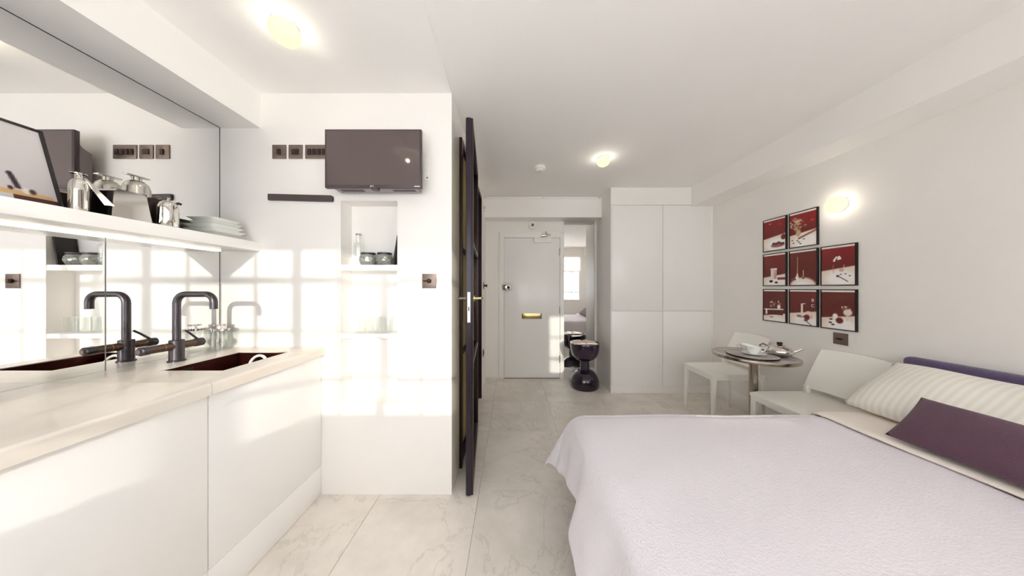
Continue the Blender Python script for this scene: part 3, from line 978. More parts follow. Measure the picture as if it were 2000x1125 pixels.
p = thing('domed_flask', (-1.64, 1.265, Z), 'short polished steel flask with a domed top and black-tipped knob beside the plates', 'flask')
c0 = (-1.602, 1.209, Z)
p.location = c0
lt('body', 'chrome', p, [(0.0, 0.0), (0.031, 0.0), (0.033, 0.003), (0.033, 0.085), (0.0315, 0.098), (0.027, 0.110), (0.018, 0.119), (0.008, 0.122), (0.0, 0.1225)], (c0[0], c0[1], Z + 0.0003), 32)
lt('knob', 'chrome', p, [(0.005, 0.1225), (0.004, 0.13), (0.008, 0.135), (0.0, 0.14)], c0, 16)
tb('spout_tip', 'black_plastic', p, [(-1.600, 1.230, Z + 0.112), (-1.598, 1.243, Z + 0.122), (-1.596, 1.252, Z + 0.120)], 0.006, 10)

def square_plate(zb, h, half, lbl, cx, cy, hollow):
    bm = bmesh.new()
    def ring(s, z):
        r = 0.012
        pts_ = []
        for (qx, qy, a0) in ((s - r, s - r, 0), (-s + r, s - r, 90), (-s + r, -s + r, 180), (s - r, -s + r, 270)):
            for k in range(4):
                a = math.radians(a0 + 30 * k)
                pts_.append(bm.verts.new((cx + qx + r * math.cos(a), cy + qy + r * math.sin(a), z)))
        return pts_
    rs = [ring(half * 0.72, zb), ring(half * 0.95, zb + h * 0.85), ring(half, zb + h), ring(half * 0.93, zb + h), ring(half * 0.70, zb + h * 0.3)]
    for a, b in zip(rs[:-1], rs[1:]):
        for k in range(16):
            bm.faces.new((a[k], a[(k + 1) % 16], b[(k + 1) % 16], b[k]))
    bm.faces.new(rs[0])
    bm.faces.new(rs[-1])
    return tag(obj('square_plate', bm, 'plates_white', None, 30), lbl, 'plate', 'stack of square white plates')
ordn = ['lowest', 'second', 'third', 'fourth', 'fifth', 'top']
zz = Z + 0.0005
for k, (hf, hh) in enumerate(((0.108, 0.010), (0.104, 0.010), (0.088, 0.021), (0.087, 0.021), (0.078, 0.019), (0.077, 0.019))):
    square_plate(zz, hh, hf, 'square white %s, %s from the bottom of the stack on the shelf' % ('dinner plate' if k < 2 else 'shallow bowl', ['first', 'second', 'third', 'fourth', 'fifth', 'sixth and topmost'][k]), -1.683, 1.478 - 0.006 * (k % 2), True)
    zz += hh + 0.0005

# ------------------------------------------------------------------ television and wall fittings
TVY0, TVY1 = 1.495, 1.585
tv = thing('television', (-0.806, YK, 1.87), 'small flat television with dark glossy screen on the kitchen partition', 'television')
tx0, tx1, tz0, tz1 = -1.079, -0.522, 1.857, 2.195
bm = bmesh.new()
box(bm, tx0, tx1, TVY0, TVY0 + 0.022, tz0, tz1, 0.003)
obj('casing', bm, 'tv_case', tv)
bx('screen', 'tv_screen', tv, tx0 + 0.010, tx1 - 0.010, TVY0 - 0.001, TVY0 + 0.001, tz0 + 0.016, tz1 - 0.010)
bm = bmesh.new()
pr_ = [(TVY0 + 0.0225, tz0 + 0.001), (TVY0 + 0.0225, tz1 - 0.03), (TVY0 + 0.055, tz1 - 0.08), (TVY1, tz1 - 0.10), (TVY1, tz0 + 0.001)]
prism(bm, pr_, 'X', tx0 + 0.04, tx1 - 0.03)
obj('rear_housing', bm, 'tv_under', tv, 0)
bx('wall_bracket', 'black_plastic', tv, -0.90, -0.71, TVY1, YK - 0.0005, 1.93, 2.09, 0.003)
bx('speaker_grille', 'tv_case', tv, tx0 + 0.07, tx0 + 0.20, TVY0 + 0.035, TVY0 + 0.06, tz0 - 0.002, tz0 + 0.001)
bx('speaker_grille', 'tv_case', tv, tx1 - 0.18, tx1 - 0.05, TVY0 + 0.035, TVY0 + 0.06, tz0 - 0.002, tz0 + 0.001)
lt('sensor', 'tv_case', tv, [(0.0, -0.012), (0.022, -0.010), (0.024, 0.0)], (-0.792, TVY0 + 0.012, tz0), 20)
text_mesh('logo', 'JVC', 0.014, 'white_print', tv, (-0.806, TVY0 - 0.0012, tz0 + 0.009), (1, 0, 0), (0, 0, 1), 0.0003)
bx('printed_mark', 'white_print', tv, -0.563, -0.532, TVY0 - 0.0008, TVY0, tz0 + 0.006, tz0 + 0.010)

def plate(name, x, z, w, h, label, cat, kind, toggles, y=YK):
    r = thing(name, (x, y, z), label, cat, 'bronze wall plates')
    bx('face_plate', 'bronze', r, x - w / 2, x + w / 2, y - 0.006, y - 0.0003, z - h / 2, z + h / 2, 0.002)
    for dx in toggles:
        if kind == 'rocker':
            bx('switch_rocker', 'bronze_dark', r, x + dx - 0.011, x + dx + 0.011, y - 0.012, y - 0.006, z - 0.020, z + 0.016, 0.002)
        elif kind == 'fuse':
            bx('fuse_cover', 'bronze_dark', r, x + dx - 0.022, x + dx + 0.022, y - 0.010, y - 0.006, z - 0.018, z + 0.016, 0.002)
        else:
            bm = bmesh.new()
            lathe(bm, [(0.014, -0.006), (0.013, -0.018), (0.010, -0.020), (0.0, -0.020)], x + dx, y, z, 18, 'Y')
            tube(bm, [(x + dx, y - 0.018, z), (x + dx - 0.03, y - 0.03, z)], 0.005, 10)
            obj('toggle', bm, 'bronze_dark', r)
    return r
zq = 2.123
w_ = plate('switch_plate', -1.440, zq, 0.086, 0.086, 'square bronze wall plate with a single rocker switch', 'switch', 'rocker', (0.0,))
lt('indicator', 'copper_ring', w_, [(0.004, -0.006), (0.003, -0.008)], (-1.44, YK, zq + 0.03), 10, 'Y')
plate('switch_plate', -1.339, zq, 0.086, 0.086, 'square bronze wall plate with one wide dark cover in its middle', 'switch', 'fuse', (0.0,))
plate('switch_plate', -1.207, zq, 0.146, 0.086, 'wide bronze wall plate with four rocker switches beside the television', 'switch', 'rocker', (-0.045, -0.015, 0.015, 0.045))
plate('switch_plate', -0.512, 1.323, 0.087, 0.090, 'square bronze dimmer plate with a round toggle right of the niche', 'switch', 'toggle', (0.0,))
ks = thing('knife_strip', (-1.303, YK, 1.825), 'dark flat magnetic knife strip on the partition below the switches', 'knife rack')
bm = bmesh.new()
prism(bm, [(-1.501, 1.822), (-1.109, 1.812), (-1.106, 1.818), (-1.107, 1.845), (-1.112, 1.850), (-1.499, 1.860), (-1.503, 1.856), (-1.503, 1.827)], 'Y', YK - 0.014, YK - 0.0005)
obj('bar', bm, 'dark_strip', ks, 0)
bx('end_cap', 'black_plastic', ks, -1.107, -1.104, YK - 0.013, YK - 0.001, 1.818, 1.844)
an = thing('aerial_socket', (-0.535, YK, 2.0), 'white socket plate half hidden behind the television edge', 'socket')
bx('face_plate', 'white_paint', an, -0.575, -0.512, YK - 0.009, YK - 0.0003, 1.945, 2.08, 0.002)
bx('divider', 'detector', an, -0.572, -0.516, YK - 0.011, YK - 0.009, 2.005, 2.012)
lt('screw', 'steel', an, [(0.006, -0.009), (0.004, -0.0115)], (-0.522, YK, 1.96), 10, 'Y')

# ------------------------------------------------------------------ niche contents
NS = 1.4245
b = thing('glass_bottle', (-0.988, YK + 0.06, NS), 'clear glass bottle with a narrow neck in the niche', 'bottle')
lt('body', 'clear_glass', b, [(0.0, 0.0), (0.029, 0.0), (0.031, 0.004), (0.031, 0.12), (0.027, 0.138), (0.015, 0.15), (0.014, 0.19), (0.016, 0.195), (0.016, 0.212), (0.011, 0.212), (0.011, 0.15), (0.022, 0.138), (0.027, 0.12), (0.027, 0.008), (0.0, 0.008)], (-0.988, YK + 0.06, NS), 28)
lt('neck_ring', 'smoked_glass', b, [(0.0165, 0.196), (0.0175, 0.2), (0.0165, 0.204)], (-0.988, YK + 0.06, NS), 24, close=True)
for x, l in ((-0.922, 'squat quilted silver glass jar next to the bottle in the niche'), (-0.817, 'squat quilted silver glass jar next to the dark tablet in the niche')):
    j = thing('quilted_jar', (x, YK + 0.055, NS), l, 'jar', 'quilted jars in the niche')
    lt('body', 'quilt_glass', j, [(0.0, 0.0), (0.036, 0.0), (0.046, 0.012), (0.052, 0.032), (0.049, 0.054), (0.040, 0.068), (0.040, 0.072), (0.036, 0.072), (0.036, 0.066), (0.045, 0.052), (0.047, 0.032), (0.040, 0.014), (0.0, 0.008)], (x, YK + 0.055, NS), 32)
    lt('rim', 'gunmetal', j, [(0.0405, 0.067), (0.043, 0.070), (0.043, 0.080), (0.0405, 0.081), (0.0365, 0.081), (0.0365, 0.0725)], (x, YK + 0.055, NS), 32, close=True)
bm = bmesh.new()
prism(bm, [(-0.752, NS + 0.001), (-0.742, NS), (-0.7125, NS + 0.186), (-0.7225, NS + 0.187)], 'Y', YK + 0.02, YK + 0.105)
tag(obj('tablet', bm, 'black_plastic', None, 0), 'dark slim tablet leaning on the right side of the niche', 'tablet')
bpy.data.objects['tablet'].data.materials[0] = MATS['black_frame']
for k, x in enumerate((-0.968, -0.884, -0.800)):
    tag(lt('glass_tumbler', 'clear_glass', None, [(0.0, 0.0), (0.033, 0.0), (0.035, 0.003), (0.039, 0.10), (0.037, 0.10), (0.033, 0.010), (0.0, 0.010)], (x, YK + 0.055, 0.9955), 24),
        'clear glass tumbler on the lower niche shelf, ' + ['nearest the kitchen worktop', 'between two others', 'nearest the hallway'][k], 'glass', 'tumblers in the niche')

# ------------------------------------------------------------------ opal lamps
def lamp(loc, nrm_axis, label, s=1.0):
    x, y, z = loc
    r = thing('opal_lamp', loc, label, 'lamp', 'round opal lamps')
    if nrm_axis == 'Z':
        g = [(0.0, -0.082), (0.025, -0.079), (0.045, -0.068), (0.058, -0.05), (0.062, -0.032), (0.058, -0.016), (0.05, -0.008)]
        lt('globe', 'opal_glass', r, g, (x, y, z), 32, 'Z')
        lt('base', 'white_paint', r, [(0.05, -0.008), (0.052, -0.0003)], (x, y, z), 28, 'Z')
        pl = (x, y, z - 0.066)
    else:
        g = [(0.0, -0.082), (0.025, -0.079), (0.045, -0.068), (0.058, -0.05), (0.062, -0.032), (0.058, -0.016), (0.05, -0.008)]
        lt('globe', 'opal_glass', r, g, (x, y, z), 32, 'X')
        lt('base', 'white_paint', r, [(0.05, -0.008), (0.052, -0.0003)], (x, y, z), 28, 'X')
        pl = (x - 0.066, y, z)
    l = bpy.data.lights.new('lamp_light', 'POINT')
    l.energy = LAMP_W * s
    l.color = (1.0, 0.91, 0.79)
    l.shadow_soft_size = 0.012
    lo = bpy.data.objects.new('lamp_light', l)
    COL.objects.link(lo)
    lo.location = Vector(pl) - Vector(loc)
    lo.parent = r
lamp((-1.045, 1.195, ZC - 0.012), 'Z', 'round opal glass lamp on the ceiling above the kitchen worktop')
lamp((-0.935, 0.66, ZC - 0.012), 'Z', 'round opal glass ceiling lamp reflected in the television screen')
lamp((0.855, 2.43, ZC), 'Z', 'round opal glass lamp on the ceiling near the smoke detector')
lamp((XR, 1.93, 1.90), 'X', 'round opal glass lamp on the wall beside the red prints')

# detectors
dt = thing('smoke_detector', (0.28, 2.62, ZC), 'flat round white smoke detector on the ceiling', 'detector')
lt('body', 'detector', dt, [(0.056, -0.0003), (0.056, -0.02), (0.05, -0.026)], (0.28, 2.62, ZC), 28)
lt('sensor_cap', 'detector', dt, [(0.036, -0.026), (0.034, -0.044), (0.0, -0.048)], (0.28, 2.62, ZC), 24)
dt = thing('heat_alarm', (0.29, YD, 2.175), 'small round white alarm with a dark button on the wall above the front door', 'detector')
lt('body', 'detector', dt, [(0.058, -0.0003), (0.058, -0.03), (0.045, -0.042), (0.0, -0.044)], (0.29, YD, 2.165), 26, 'Y')
lt('button', 'gap_dark', dt, [(0.022, -0.0445), (0.02, -0.05), (0.0, -0.05)], (0.29, YD, 2.165), 18, 'Y')

# hallway fittings on the left wall
def hall_plate(name, y, z, w, h, label, knob):
    r = thing(name, (XH, y, z), label, 'switch')
    bx('face_plate', 'bronze', r, XH + 0.0003, XH + 0.007, y - w / 2, y + w / 2, z - h / 2, z + h / 2, 0.002)
    if knob:
        lt('knob', 'bronze_dark', r, [(0.014, 0.007), (0.012, 0.03), (0.018, 0.034), (0.016, 0.05), (0.0, 0.052)], (XH, y, z), 16, 'X')
    else:
        bx('switch_rocker', 'bronze_dark', r, XH + 0.007, XH + 0.012, y - 0.02, y + 0.02, z - 0.02, z + 0.02, 0.002)
hall_plate('switch_plate', 3.40, 1.31, 0.086, 0.086, 'bronze switch plate with a protruding knob on the hallway wall', True)
hall_plate('socket_plate', 3.36, 0.44, 0.086, 0.086, 'low bronze socket plate on the hallway wall', False)
hk = thing('brass_hook', (XH, 3.50, 2.33), 'small brass hook high on the hallway wall under the bulkhead', 'hook')
bx('hook_plate', 'brass', hk, XH + 0.0003, XH + 0.004, 3.42, 3.45, 2.29, 2.37, 0.001)
tb('hook_arm', 'brass', hk, [(XH + 0.004, 3.435, 2.34), (XH + 0.02, 3.435, 2.335), (XH + 0.024, 3.435, 2.35)], 0.004, 8)

# right wall socket
sp = thing('socket_plate', (XR, 1.925, 0.905), 'bronze dimmer plate below the goblet print', 'switch')
bx('face_plate', 'bronze', sp, XR - 0.007, XR - 0.0003, 1.882, 1.968, 0.86, 0.946, 0.002)
bx('toggle', 'bronze_dark', sp, XR - 0.022, XR - 0.007, 1.91, 1.94, 0.897, 0.909, 0.003)

# ------------------------------------------------------------------ hallway mirror, wardrobe
hm = tag(bx('hallway_mirror', 'mirror', None, 0.738, 1.165, YD - 0.008, YD - 0.0005, 0.155, 2.222), 'tall frameless mirror between the front door and the wardrobe', 'mirror')
bx('mirror_edge', 'gap_dark', hm, 1.165, 1.168, YD - 0.009, YD - 0.0005, 0.155, 2.222)
WX0, WX1, WY = 1.211, XR - 0.001, 3.15
XM = 1.832
def wardrobe(x0, x1, label):
    r = thing('wardrobe', ((x0 + x1) / 2, 3.41, 0), label, 'wardrobe', 'fitted white wardrobes')
    bx('body', 'cabinet_white', r, x0, x1, WY + 0.022, YD - 0.001, 0.09, 2.286)
    bx('plinth', 'cabinet_white', r, x0 + 0.002, x1, WY + 0.012, WY + 0.03, 0.0005, 0.086)
    bx('door', 'cabinet_white', r, x0 + 0.002, x1 - 0.003, WY, WY + 0.02, 1.004, 2.284, 0.0015)
    bx('door', 'cabinet_white', r, x0 + 0.002, x1 - 0.003, WY, WY + 0.02, 0.090, 0.997, 0.0015)
wardrobe(WX0, XM - 0.0005, 'white handleless two-door wardrobe column beside the hallway mirror')
wardrobe(XM + 0.0005, WX1 - 0.02, 'white handleless two-door wardrobe column against the print wall')
struct(bx('trim_5', 'white_paint', None, WX1 - 0.019, XR, WY + 0.004, YD, 0, 2.286))
struct(bx('trim_6', 'white_paint', None, WX0 - 0.001, XR, WY + 0.002, YD, 2.289, ZC))
bmw = bmesh.new()
box(bmw, WX0 - 0.012, WX0 - 0.001, WY + 0.002, YD, 0, ZC)
struct(obj('trim_7', bmw, 'plaster', None, 0))

# stool
st = thing('hourglass_stool', (0.94, 3.36, 0), 'glossy black hourglass-shaped stool in front of the hallway mirror', 'stool')
c0 = (0.94, 3.36, 0)
lt('base_bowl', 'black_lacquer', st, [(0.0, 0.0005), (0.165, 0.0005), (0.182, 0.02), (0.184, 0.06), (0.176, 0.11), (0.155, 0.16), (0.12, 0.20), (0.075, 0.225), (0.062, 0.228)], c0, 40)
lt('neck', 'black_lacquer', st, [(0.062, 0.228), (0.060, 0.24), (0.060, 0.335), (0.064, 0.345)], c0, 32)
lt('top_bowl', 'black_lacquer', st, [(0.064, 0.345), (0.085, 0.35), (0.13, 0.375), (0.163, 0.42), (0.18, 0.48), (0.185, 0.55), (0.18, 0.575), (0.17, 0.575), (0.168, 0.56), (0.0, 0.56)], c0, 40)
mg = thing('magazine', (0.93, 3.34, 0.562), 'open magazine lying on the black hourglass stool', 'magazine')
bm = bmesh.new()
for s in (-1, 1):
    for i in range(8):
        pass
prof = [(0.0, 0.016), (0.02, 0.028), (0.06, 0.03), (0.12, 0.02), (0.155, 0.016)]
poly = [(0.93 - u, 0.562 + v) for u, v in reversed(prof)] + [(0.93 + u, 0.562 + v) for u, v in prof[1:]]
poly += [(0.93 + 0.155, 0.5765), (0.93 - 0.155, 0.5765)]
prism(bm, poly, 'Y', 3.24, 3.45)
obj('pages', bm, 'paper', mg, 60)
bx('cover', 'magazine_dark', mg, 0.93 - 0.158, 0.93 + 0.158, 3.238, 3.452, 0.5755, 0.5763)

# ------------------------------------------------------------------ bistro table and chairs
TCX, TCY, TZ = 1.99, 2.14, 0.73
tt = thing('bistro_table', (TCX, TCY, 0), 'small round steel bistro table with a single column', 'table')
lt('table_top', 'tray_top', tt, [(0.0, TZ - 0.018), (0.262, TZ - 0.018), (0.262, TZ), (0.0, TZ)], (TCX, TCY, 0), 56)
lt('edge_band', 'steel_brushed', tt, [(0.262, TZ - 0.024), (0.272, TZ - 0.022), (0.274, TZ - 0.010), (0.272, TZ + 0.001), (0.262, TZ + 0.001)], (TCX, TCY, 0), 56, close=True)
lt('column', 'steel_brushed', tt, [(0.030, 0.012), (0.030, TZ - 0.03), (0.05, TZ - 0.018)], (TCX, TCY, 0), 28)
lt('foot', 'steel_brushed', tt, [(0.155, 0.0005), (0.155, 0.008), (0.04, 0.02), (0.03, 0.03)], (TCX, TCY, 0), 40)

tag(lt('round_tray', 'tray_top', None, [(0.0, 0.0), (0.158, 0.0), (0.162, 0.004), (0.162, 0.012), (0.156, 0.013), (0.0, 0.013)], (1.94, 2.10, TZ + 0.0015), 56), 'round grey marbled tray with a black edge on the bistro table', 'tray')
tr_ = bpy.data.objects['round_tray']
lt('rim', 'black_plastic', tr_, [(0.1625, 0.0), (0.164, 0.003), (0.164, 0.010), (0.1625, 0.0125)], (1.94, 2.10, TZ + 0.0015), 56, close=True)
zt = TZ + 0.015
tag(lt('saucer', 'porcelain', None, [(0.0, 0.0), (0.04, 0.0), (0.045, 0.004), (0.075, 0.014), (0.073, 0.017), (0.04, 0.008), (0.0, 0.006)], (1.945, 2.09, zt), 40), 'white porcelain saucer under a teacup on the tray', 'saucer')
def cup(z, label, a, dx=0.0, dy=0.0):
    r = thing('teacup', (1.94 + dx, 2.085 + dy, z), label, 'cup', 'white teacups on the tray')
    lt('bowl', 'porcelain', r, [(0.0, 0.0), (0.022, 0.0), (0.024, 0.005), (0.036, 0.018), (0.045, 0.038), (0.049, 0.058), (0.0475, 0.058), (0.043, 0.038), (0.034, 0.020), (0.0, 0.008)], (1.94 + dx, 2.085 + dy, z), 36)
    ca, sa = math.cos(a), math.sin(a)
    tb('handle', 'porcelain', r, [(1.94 + dx + ca * q, 2.085 + dy + sa * q, z + h) for q, h in ((0.044, 0.05), (0.062, 0.052), (0.070, 0.043), (0.064, 0.030), (0.042, 0.024))], 0.0042, 8)
cup(zt + 0.0085, 'white porcelain teacup standing on the saucer on the round tray', -0.75)
cup(zt + 0.0005, 'white porcelain teacup without a saucer behind the other cup on the tray', 2.3, 0.047, 0.103)
tq = thing('teapot', (2.16, 2.10, TZ), 'squat polished metal teapot with a black lid knob on the bistro table', 'teapot')
c0 = (2.155, 2.09, TZ + 0.0015)
lt('body', 'chrome', tq, [(0.0, 0.0), (0.04, 0.0), (0.055, 0.008), (0.078, 0.025), (0.083, 0.042), (0.076, 0.058), (0.055, 0.074), (0.035, 0.080)], c0, 40)
lt('lid', 'chrome', tq, [(0.035, 0.080), (0.036, 0.083), (0.02, 0.090), (0.0, 0.092)], c0, 28)
bx('lid_knob', 'black_plastic', tq, c0[0] - 0.016, c0[0] + 0.016, c0[1] - 0.010, c0[1] + 0.010, TZ + 0.093, TZ + 0.115, 0.003)
tb('spout', 'chrome', tq, [(2.21, 2.045, TZ + 0.04), (2.232, 2.025, TZ + 0.06), (2.248, 2.012, TZ + 0.078)], 0.013, 12, 0.007)
tb('handle', 'bronze', tq, [(2.105, 2.14, TZ + 0.075), (2.085, 2.155, TZ + 0.09), (2.07, 2.168, TZ + 0.075), (2.075, 2.165, TZ + 0.045), (2.10, 2.14, TZ + 0.025)], 0.006, 10)

def make_chair():
    """faces -X; origin at the middle of the footprint"""
    r = thing('dining_chair', (0, 0, 0))
    x0, x1, w = -0.25, 0.235, 0.205
    # seat: slightly dished slab
    bm = bmesh.new()
    nx, ny = 14, 12
    def zs(u, v):
        return 0.478 - 0.012 * math.sin(math.pi * u) * math.cos(v * math.pi / 2) - 0.008 * max(0, 0.15 - u) / 0.15
    g = [[bm.verts.new((x0 + (x1 - x0) * i / nx, -w + 2 * w * j / ny, zs(i / nx, -1 + 2 * j / ny))) for j in range(ny + 1)] for i in range(nx + 1)]
    for i in range(nx):
        for j in range(ny):
            bm.faces.new((g[i][j], g[i + 1][j], g[i + 1][j + 1], g[i][j + 1]))
    ret = bmesh.ops.extrude_face_region(bm, geom=list(bm.faces))
    for v in [q for q in ret['geom'] if isinstance(q, bmesh.types.BMVert)]:
        v.co.z -= 0.022
    obj('seat', bm, 'chair_plastic', r, 40)
    # apron
    bm = bmesh.new()
    box(bm, x0 + 0.004, x0 + 0.022, -w + 0.03, w - 0.03, 0.42, 0.455)
    for s in (-1, 1):
        box(bm, x0 + 0.03, x1 - 0.03, s * (w - 0.012) - 0.009, s * (w - 0.012) + 0.009, 0.425, 0.455)
    obj('apron', bm, 'chair_plastic', r, 0)
    for sx in (0, 1):
        for sy in (-1, 1):
            bm = bmesh.new()
            xt, xb = (x0 + 0.022, x0 + 0.008) if sx == 0 else (x1 - 0.022, x1 + 0.0)
            yt, yb_ = sy * (w - 0.022), sy * (w - 0.010)
            A_ = [bm.verts.new((xt + dx * 0.021, yt + dy * 0.021, 0.462)) for dx, dy in ((-1, -1), (1, -1), (1, 1), (-1, 1))]
            B_ = [bm.verts.new((xb + dx * 0.012, yb_ + dy * 0.012, 0.0005)) for dx, dy in ((-1, -1), (1, -1), (1, 1), (-1, 1))]
            bm.faces.new(A_)
            bm.faces.new(B_)
            for k in range(4):
                bm.faces.new((A_[k], A_[(k + 1) % 4], B_[(k + 1) % 4], B_[k]))
            bmesh.ops.bevel(bm, geom=[e_ for e_ in bm.edges if abs(e_.verts[0].co.z - e_.verts[1].co.z) > 0.1], offset=0.006, segments=2, affect='EDGES')
            obj('leg', bm, 'chair_plastic', r, 40)
    # backrest: curved panel rising from the rear of the seat, with a slot at its foot
    bm = bmesh.new()
    n, m_ = 12, 12
    def bp(i, j, off):
        t_ = i / n
        v = -1 + 2 * j / m_
        z = 0.515 + 0.30 * t_ - 0.010 * v * v * t_
        x = 0.165 + 0.02 * t_ + 0.10 * t_ * t_ ** 0.3 + 0.035 * (1 - v * v) * 0.8
        hw = w * (0.97 - 0.06 * t_)
        return Vector((x + off, v * hw, z))
    fr_ = [[bm.verts.new(bp(i, j, 0)) for j in range(m_ + 1)] for i in range(n + 1)]
    bk_ = [[bm.verts.new(bp(i, j, 0.014)) for j in range(m_ + 1)] for i in range(n + 1)]
    for i in range(n):
        for j in range(m_):
            bm.faces.new((fr_[i][j], fr_[i][j + 1], fr_[i + 1][j + 1], fr_[i + 1][j]))
            bm.faces.new((bk_[i][j], bk_[i + 1][j], bk_[i + 1][j + 1], bk_[i][j + 1]))
    for i in range(n):
        for j in (0, m_):
            bm.faces.new((fr_[i][j], fr_[i + 1][j], bk_[i + 1][j], bk_[i][j]))
    for j in range(m_):
        for i in (0, n):
            bm.faces.new((fr_[i][j], bk_[i][j], bk_[i][j + 1], fr_[i][j + 1]))
    obj('backrest', bm, 'chair_plastic', r, 40)
    for s in (-1, 1):
        bx('back_post', 'chair_plastic', r, 0.155, 0.19, s * 0.186 - 0.014, s * 0.186 + 0.014, 0.455, 0.535, 0.004)
    return r
ch = make_chair()
ch.location = (2.105, 2.60, 0)
tag(ch, 'white moulded low-backed chair between the bistro table and the wardrobe', 'chair', 'white chairs at the bistro table')
c2 = copy_tree(ch)
c2.location = (2.10, 1.815, 0)
tag(c2, 'white moulded low-backed chair between the bistro table and the bed', 'chair', 'white chairs at the bistro table')

# ------------------------------------------------------------------ bed
BX0, BX1, BY0, BY1, BZ = 0.36, 2.36, 0.08, 1.53, 0.52
bd = thing('bed', (1.4, 0.8, 0), 'double bed with a low purple upholstered headboard', 'bed')
bx('bed_base', 'bed_base', bd, BX0 + 0.02, BX1, BY0 + 0.02, BY1 - 0.02, 0.13, 0.30, 0.01)
bx('mattress', 'mattress', bd, BX0, BX1, BY0, BY1, 0.30, BZ, 0.05, seg=4)
for x in (BX0 + 0.08, BX1 - 0.12):
    for y in (BY0 + 0.08, BY1 - 0.08):
        lt('leg', 'black_plastic', bd, [(0.022, 0.0005), (0.028, 0.13)], (x, y, 0), 14)
bx('headboard', 'headboard_fabric', bd, BX1 + 0.004, XR - 0.003, BY0 - 0.03, BY1 + 0.05, 0.10, 0.868, 0.025, seg=4)

# bedspread
def bedspread():
    bm = bmesh.new()
    hang = 0.31
    xt0, xt1 = BX0, 1.79
    us = list(np.linspace(-hang, 0, 14)) + list(np.linspace(0.02, 0.16, 8)) + list(np.linspace(0.2, xt1 - xt0, 26))
    Ly = BY1 - BY0
    vsn = list(np.linspace(-hang, 0, 14)) + list(np.linspace(0.02, 0.16, 8)) + list(np.linspace(0.2, Ly - 0.2, 22)) + list(np.linspace(Ly - 0.16, Ly - 0.02, 8)) + list(np.linspace(Ly, Ly + hang, 14))
    top = BZ + 0.022
    G = []
    for u in us:
        row = []
        for v in vsn:
            ou = max(0.0, -u)
            ov = max(0.0, -v, v - Ly)
            sv = -1 if v < 0 else 1
            drop = (ou ** 4 + ov ** 4) ** 0.25
            # rounded shoulders
            eu = max(0.0, 0.07 - u) if u > 0 else 0.07
            ev = max(0.0, 0.07 - min(v, Ly - v)) if 0 < v < Ly else (0.07 if ov > 0 else 0.0)
            sh_ = 0.022 * ((eu / 0.07) ** 2 + (ev / 0.07) ** 2) * (1 if drop == 0 else 1)
            x = BX0 + max(u, 0)
            y = BY0 + min(max(v, 0), Ly)
            fold = math.sin(y * 13.0 + 0.6) * 0.5 + math.sin(y * 29.0) * 0.25 + math.sin(y * 6.1 + 2) * 0.4
            foldx = math.sin(x * 14.0) * 0.5 + math.sin(x * 23.0 + 1) * 0.3
            cu = min(ou, 0.05)
            x -= 0.018 * (ou > 0) + 0.22 * ou + 0.055 * ou / hang * fold * (1 if ov == 0 else 0.5)
            if ov > 0:
                y += sv * (0.018 + 0.20 * ov + 0.05 * ov / hang * foldx * (1 if ou == 0 else 0.4))
            if ou > 0 and ov > 0:
                k = min(ou, ov) / hang
                x -= 0.07 * k
                y += sv * 0.06 * k
            # soft wrinkles on top
            zr = 0.0022 * math.sin(x * 9 + y * 4) + 0.0018 * math.sin(y * 17 - x * 6) if drop == 0 else 0.0
            z = top - drop * 0.97 - sh_ + zr + (0.012 * math.sin(y * 11) * ou / hang if ov == 0 else 0)
            row.append(bm.verts.new((x, y, z)))
        G.append(row)
    for i in range(len(us) - 1):
        for j in range(len(vsn) - 1):
            bm.faces.new((G[i][j], G[i + 1][j], G[i + 1][j + 1], G[i][j + 1]))
    o = obj('bedspread', bm, 'coverlet', None, 180)
    so = o.modifiers.new('thick', 'SOLIDIFY')
    so.thickness = 0.008
    so.offset = -1
    ss = o.modifiers.new('smooth', 'SUBSURF')
    ss.levels = ss.render_levels = 1
    return tag(o, 'pale lilac-white woven bedspread draped over the bed', 'bedspread')
bedspread()
# turned-down sheet
bm = bmesh.new()
prof = [(1.765, 0.549), (1.758, 0.556), (1.765, 0.563), (1.80, 0.566), (1.95, 0.566), (2.10, 0.560), (2.30, 0.552), (2.34, 0.548), (2.34, 0.5425), (1.80, 0.5455)]
A_ = []
ysn = [BY0 - 0.012, BY0, BY0 + 0.03] + list(np.linspace(BY0 + 0.1, BY1 - 0.1, 16)) + [BY1 - 0.03, BY1, BY1 + 0.012]
for k, y in enumerate(ysn):
    dz = {0: -0.03, 1: -0.012, 2: -0.003, len(ysn) - 1: -0.03, len(ysn) - 2: -0.012, len(ysn) - 3: -0.003}.get(k, 0)
    A_.append([bm.verts.new((x + (0.006 * math.sin(y * 9) if x < 1.9 else 0), y, z + dz)) for x, z in prof])
for a, b_ in zip(A_[:-1], A_[1:]):
    for k in range(len(prof)):
        bm.faces.new((a[k], a[(k + 1) % len(prof)], b_[(k + 1) % len(prof)], b_[k]))
bm.faces.new(A_[0])
bm.faces.new(list(reversed(A_[-1])))
tag(obj('bed_sheet', bm, 'sheet_cotton', None, 60), 'cream cotton sheet turned down over the bedspread below the pillows', 'sheet')

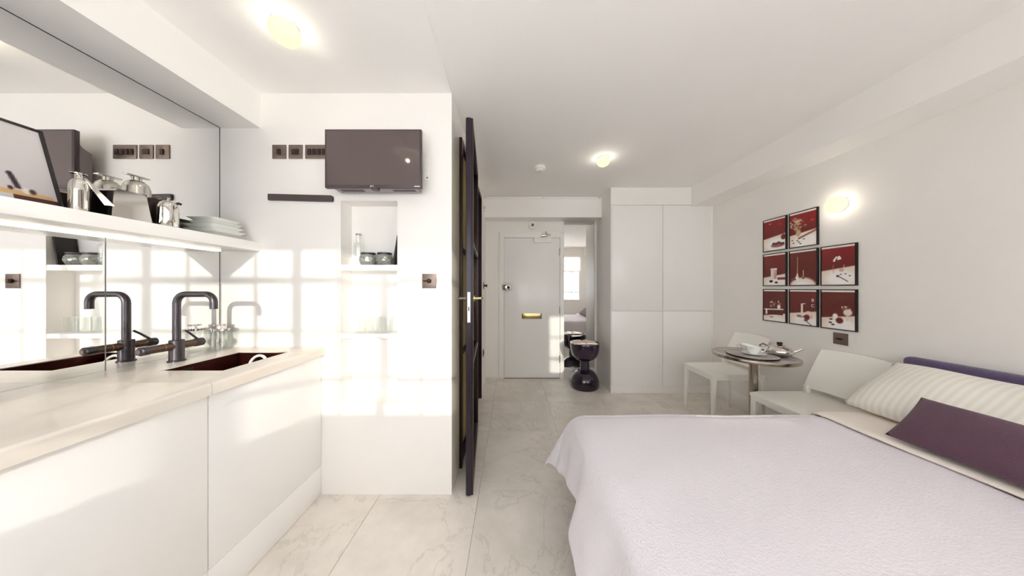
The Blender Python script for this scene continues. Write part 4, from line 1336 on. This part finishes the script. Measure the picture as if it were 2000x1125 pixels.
def pillow(name, m, bottom, top, y0, y1, T, label, cat, puff=0.55, ear=0.0, group=None):
    """cushion whose width runs from bottom(x,z) to top(x,z) and length along Y"""
    bm = bmesh.new()
    n1, n2 = 22, 34
    b_, t_ = Vector((bottom[0], 0, bottom[1])), Vector((top[0], 0, top[1]))
    wv = t_ - b_
    nv = Vector((-wv.z, 0, wv.x)).normalized()
    def pt(i, j, side):
        u, v = -1 + 2 * i / n1, -1 + 2 * j / n2
        prof_ = ((1 - abs(u) ** 2.6) ** puff) * ((1 - abs(v) ** 4.0) ** puff)
        inset = 1 - 0.05 * (1 - abs(v) ** 2) * abs(u) ** 3
        iny = 1 - ear * (1 - abs(u) ** 2) * abs(v) ** 4
        base_ = b_ + wv * (0.5 + 0.5 * u * inset)
        wob = 0.05 * math.sin(5 * u + 3 * v) + 0.04 * math.sin(7 * v - 2 * u)
        p_ = base_ + nv * (side * T / 2 * prof_ * (1 + wob))
        p_.y = (y0 + y1) / 2 + (y1 - y0) / 2 * v * iny
        return p_
    Fv = [[bm.verts.new(pt(i, j, 1)) for j in range(n2 + 1)] for i in range(n1 + 1)]
    Bv = [[Fv[i][j] if (i in (0, n1) or j in (0, n2)) else bm.verts.new(pt(i, j, -1)) for j in range(n2 + 1)] for i in range(n1 + 1)]
    for i in range(n1):
        for j in range(n2):
            bm.faces.new((Fv[i][j], Fv[i + 1][j], Fv[i + 1][j + 1], Fv[i][j + 1]))
            bm.faces.new((Bv[i][j], Bv[i][j + 1], Bv[i + 1][j + 1], Bv[i + 1][j]))
    return tag(obj(name, bm, m, None, 180), label, cat, group)
pillow('pillow', 'pillow_stripe', (2.00, 0.585), (2.335, 0.83), 0.86, 1.575, 0.17, 'plump white striped pillow at the bed side next to the chairs', 'pillow', ear=0.03, group='white striped pillows')
pillow('pillow', 'pillow_stripe', (2.00, 0.585), (2.335, 0.83), 0.10, 0.82, 0.17, 'plump white striped pillow at the bed side next to the window', 'pillow', ear=0.03, group='white striped pillows')
pillow('cushion', 'plum_fabric', (1.782, 0.582), (1.955, 0.758), 0.47, 1.24, 0.10, 'long dark plum cushion lying against the white pillows', 'cushion', 0.5, 0.02)
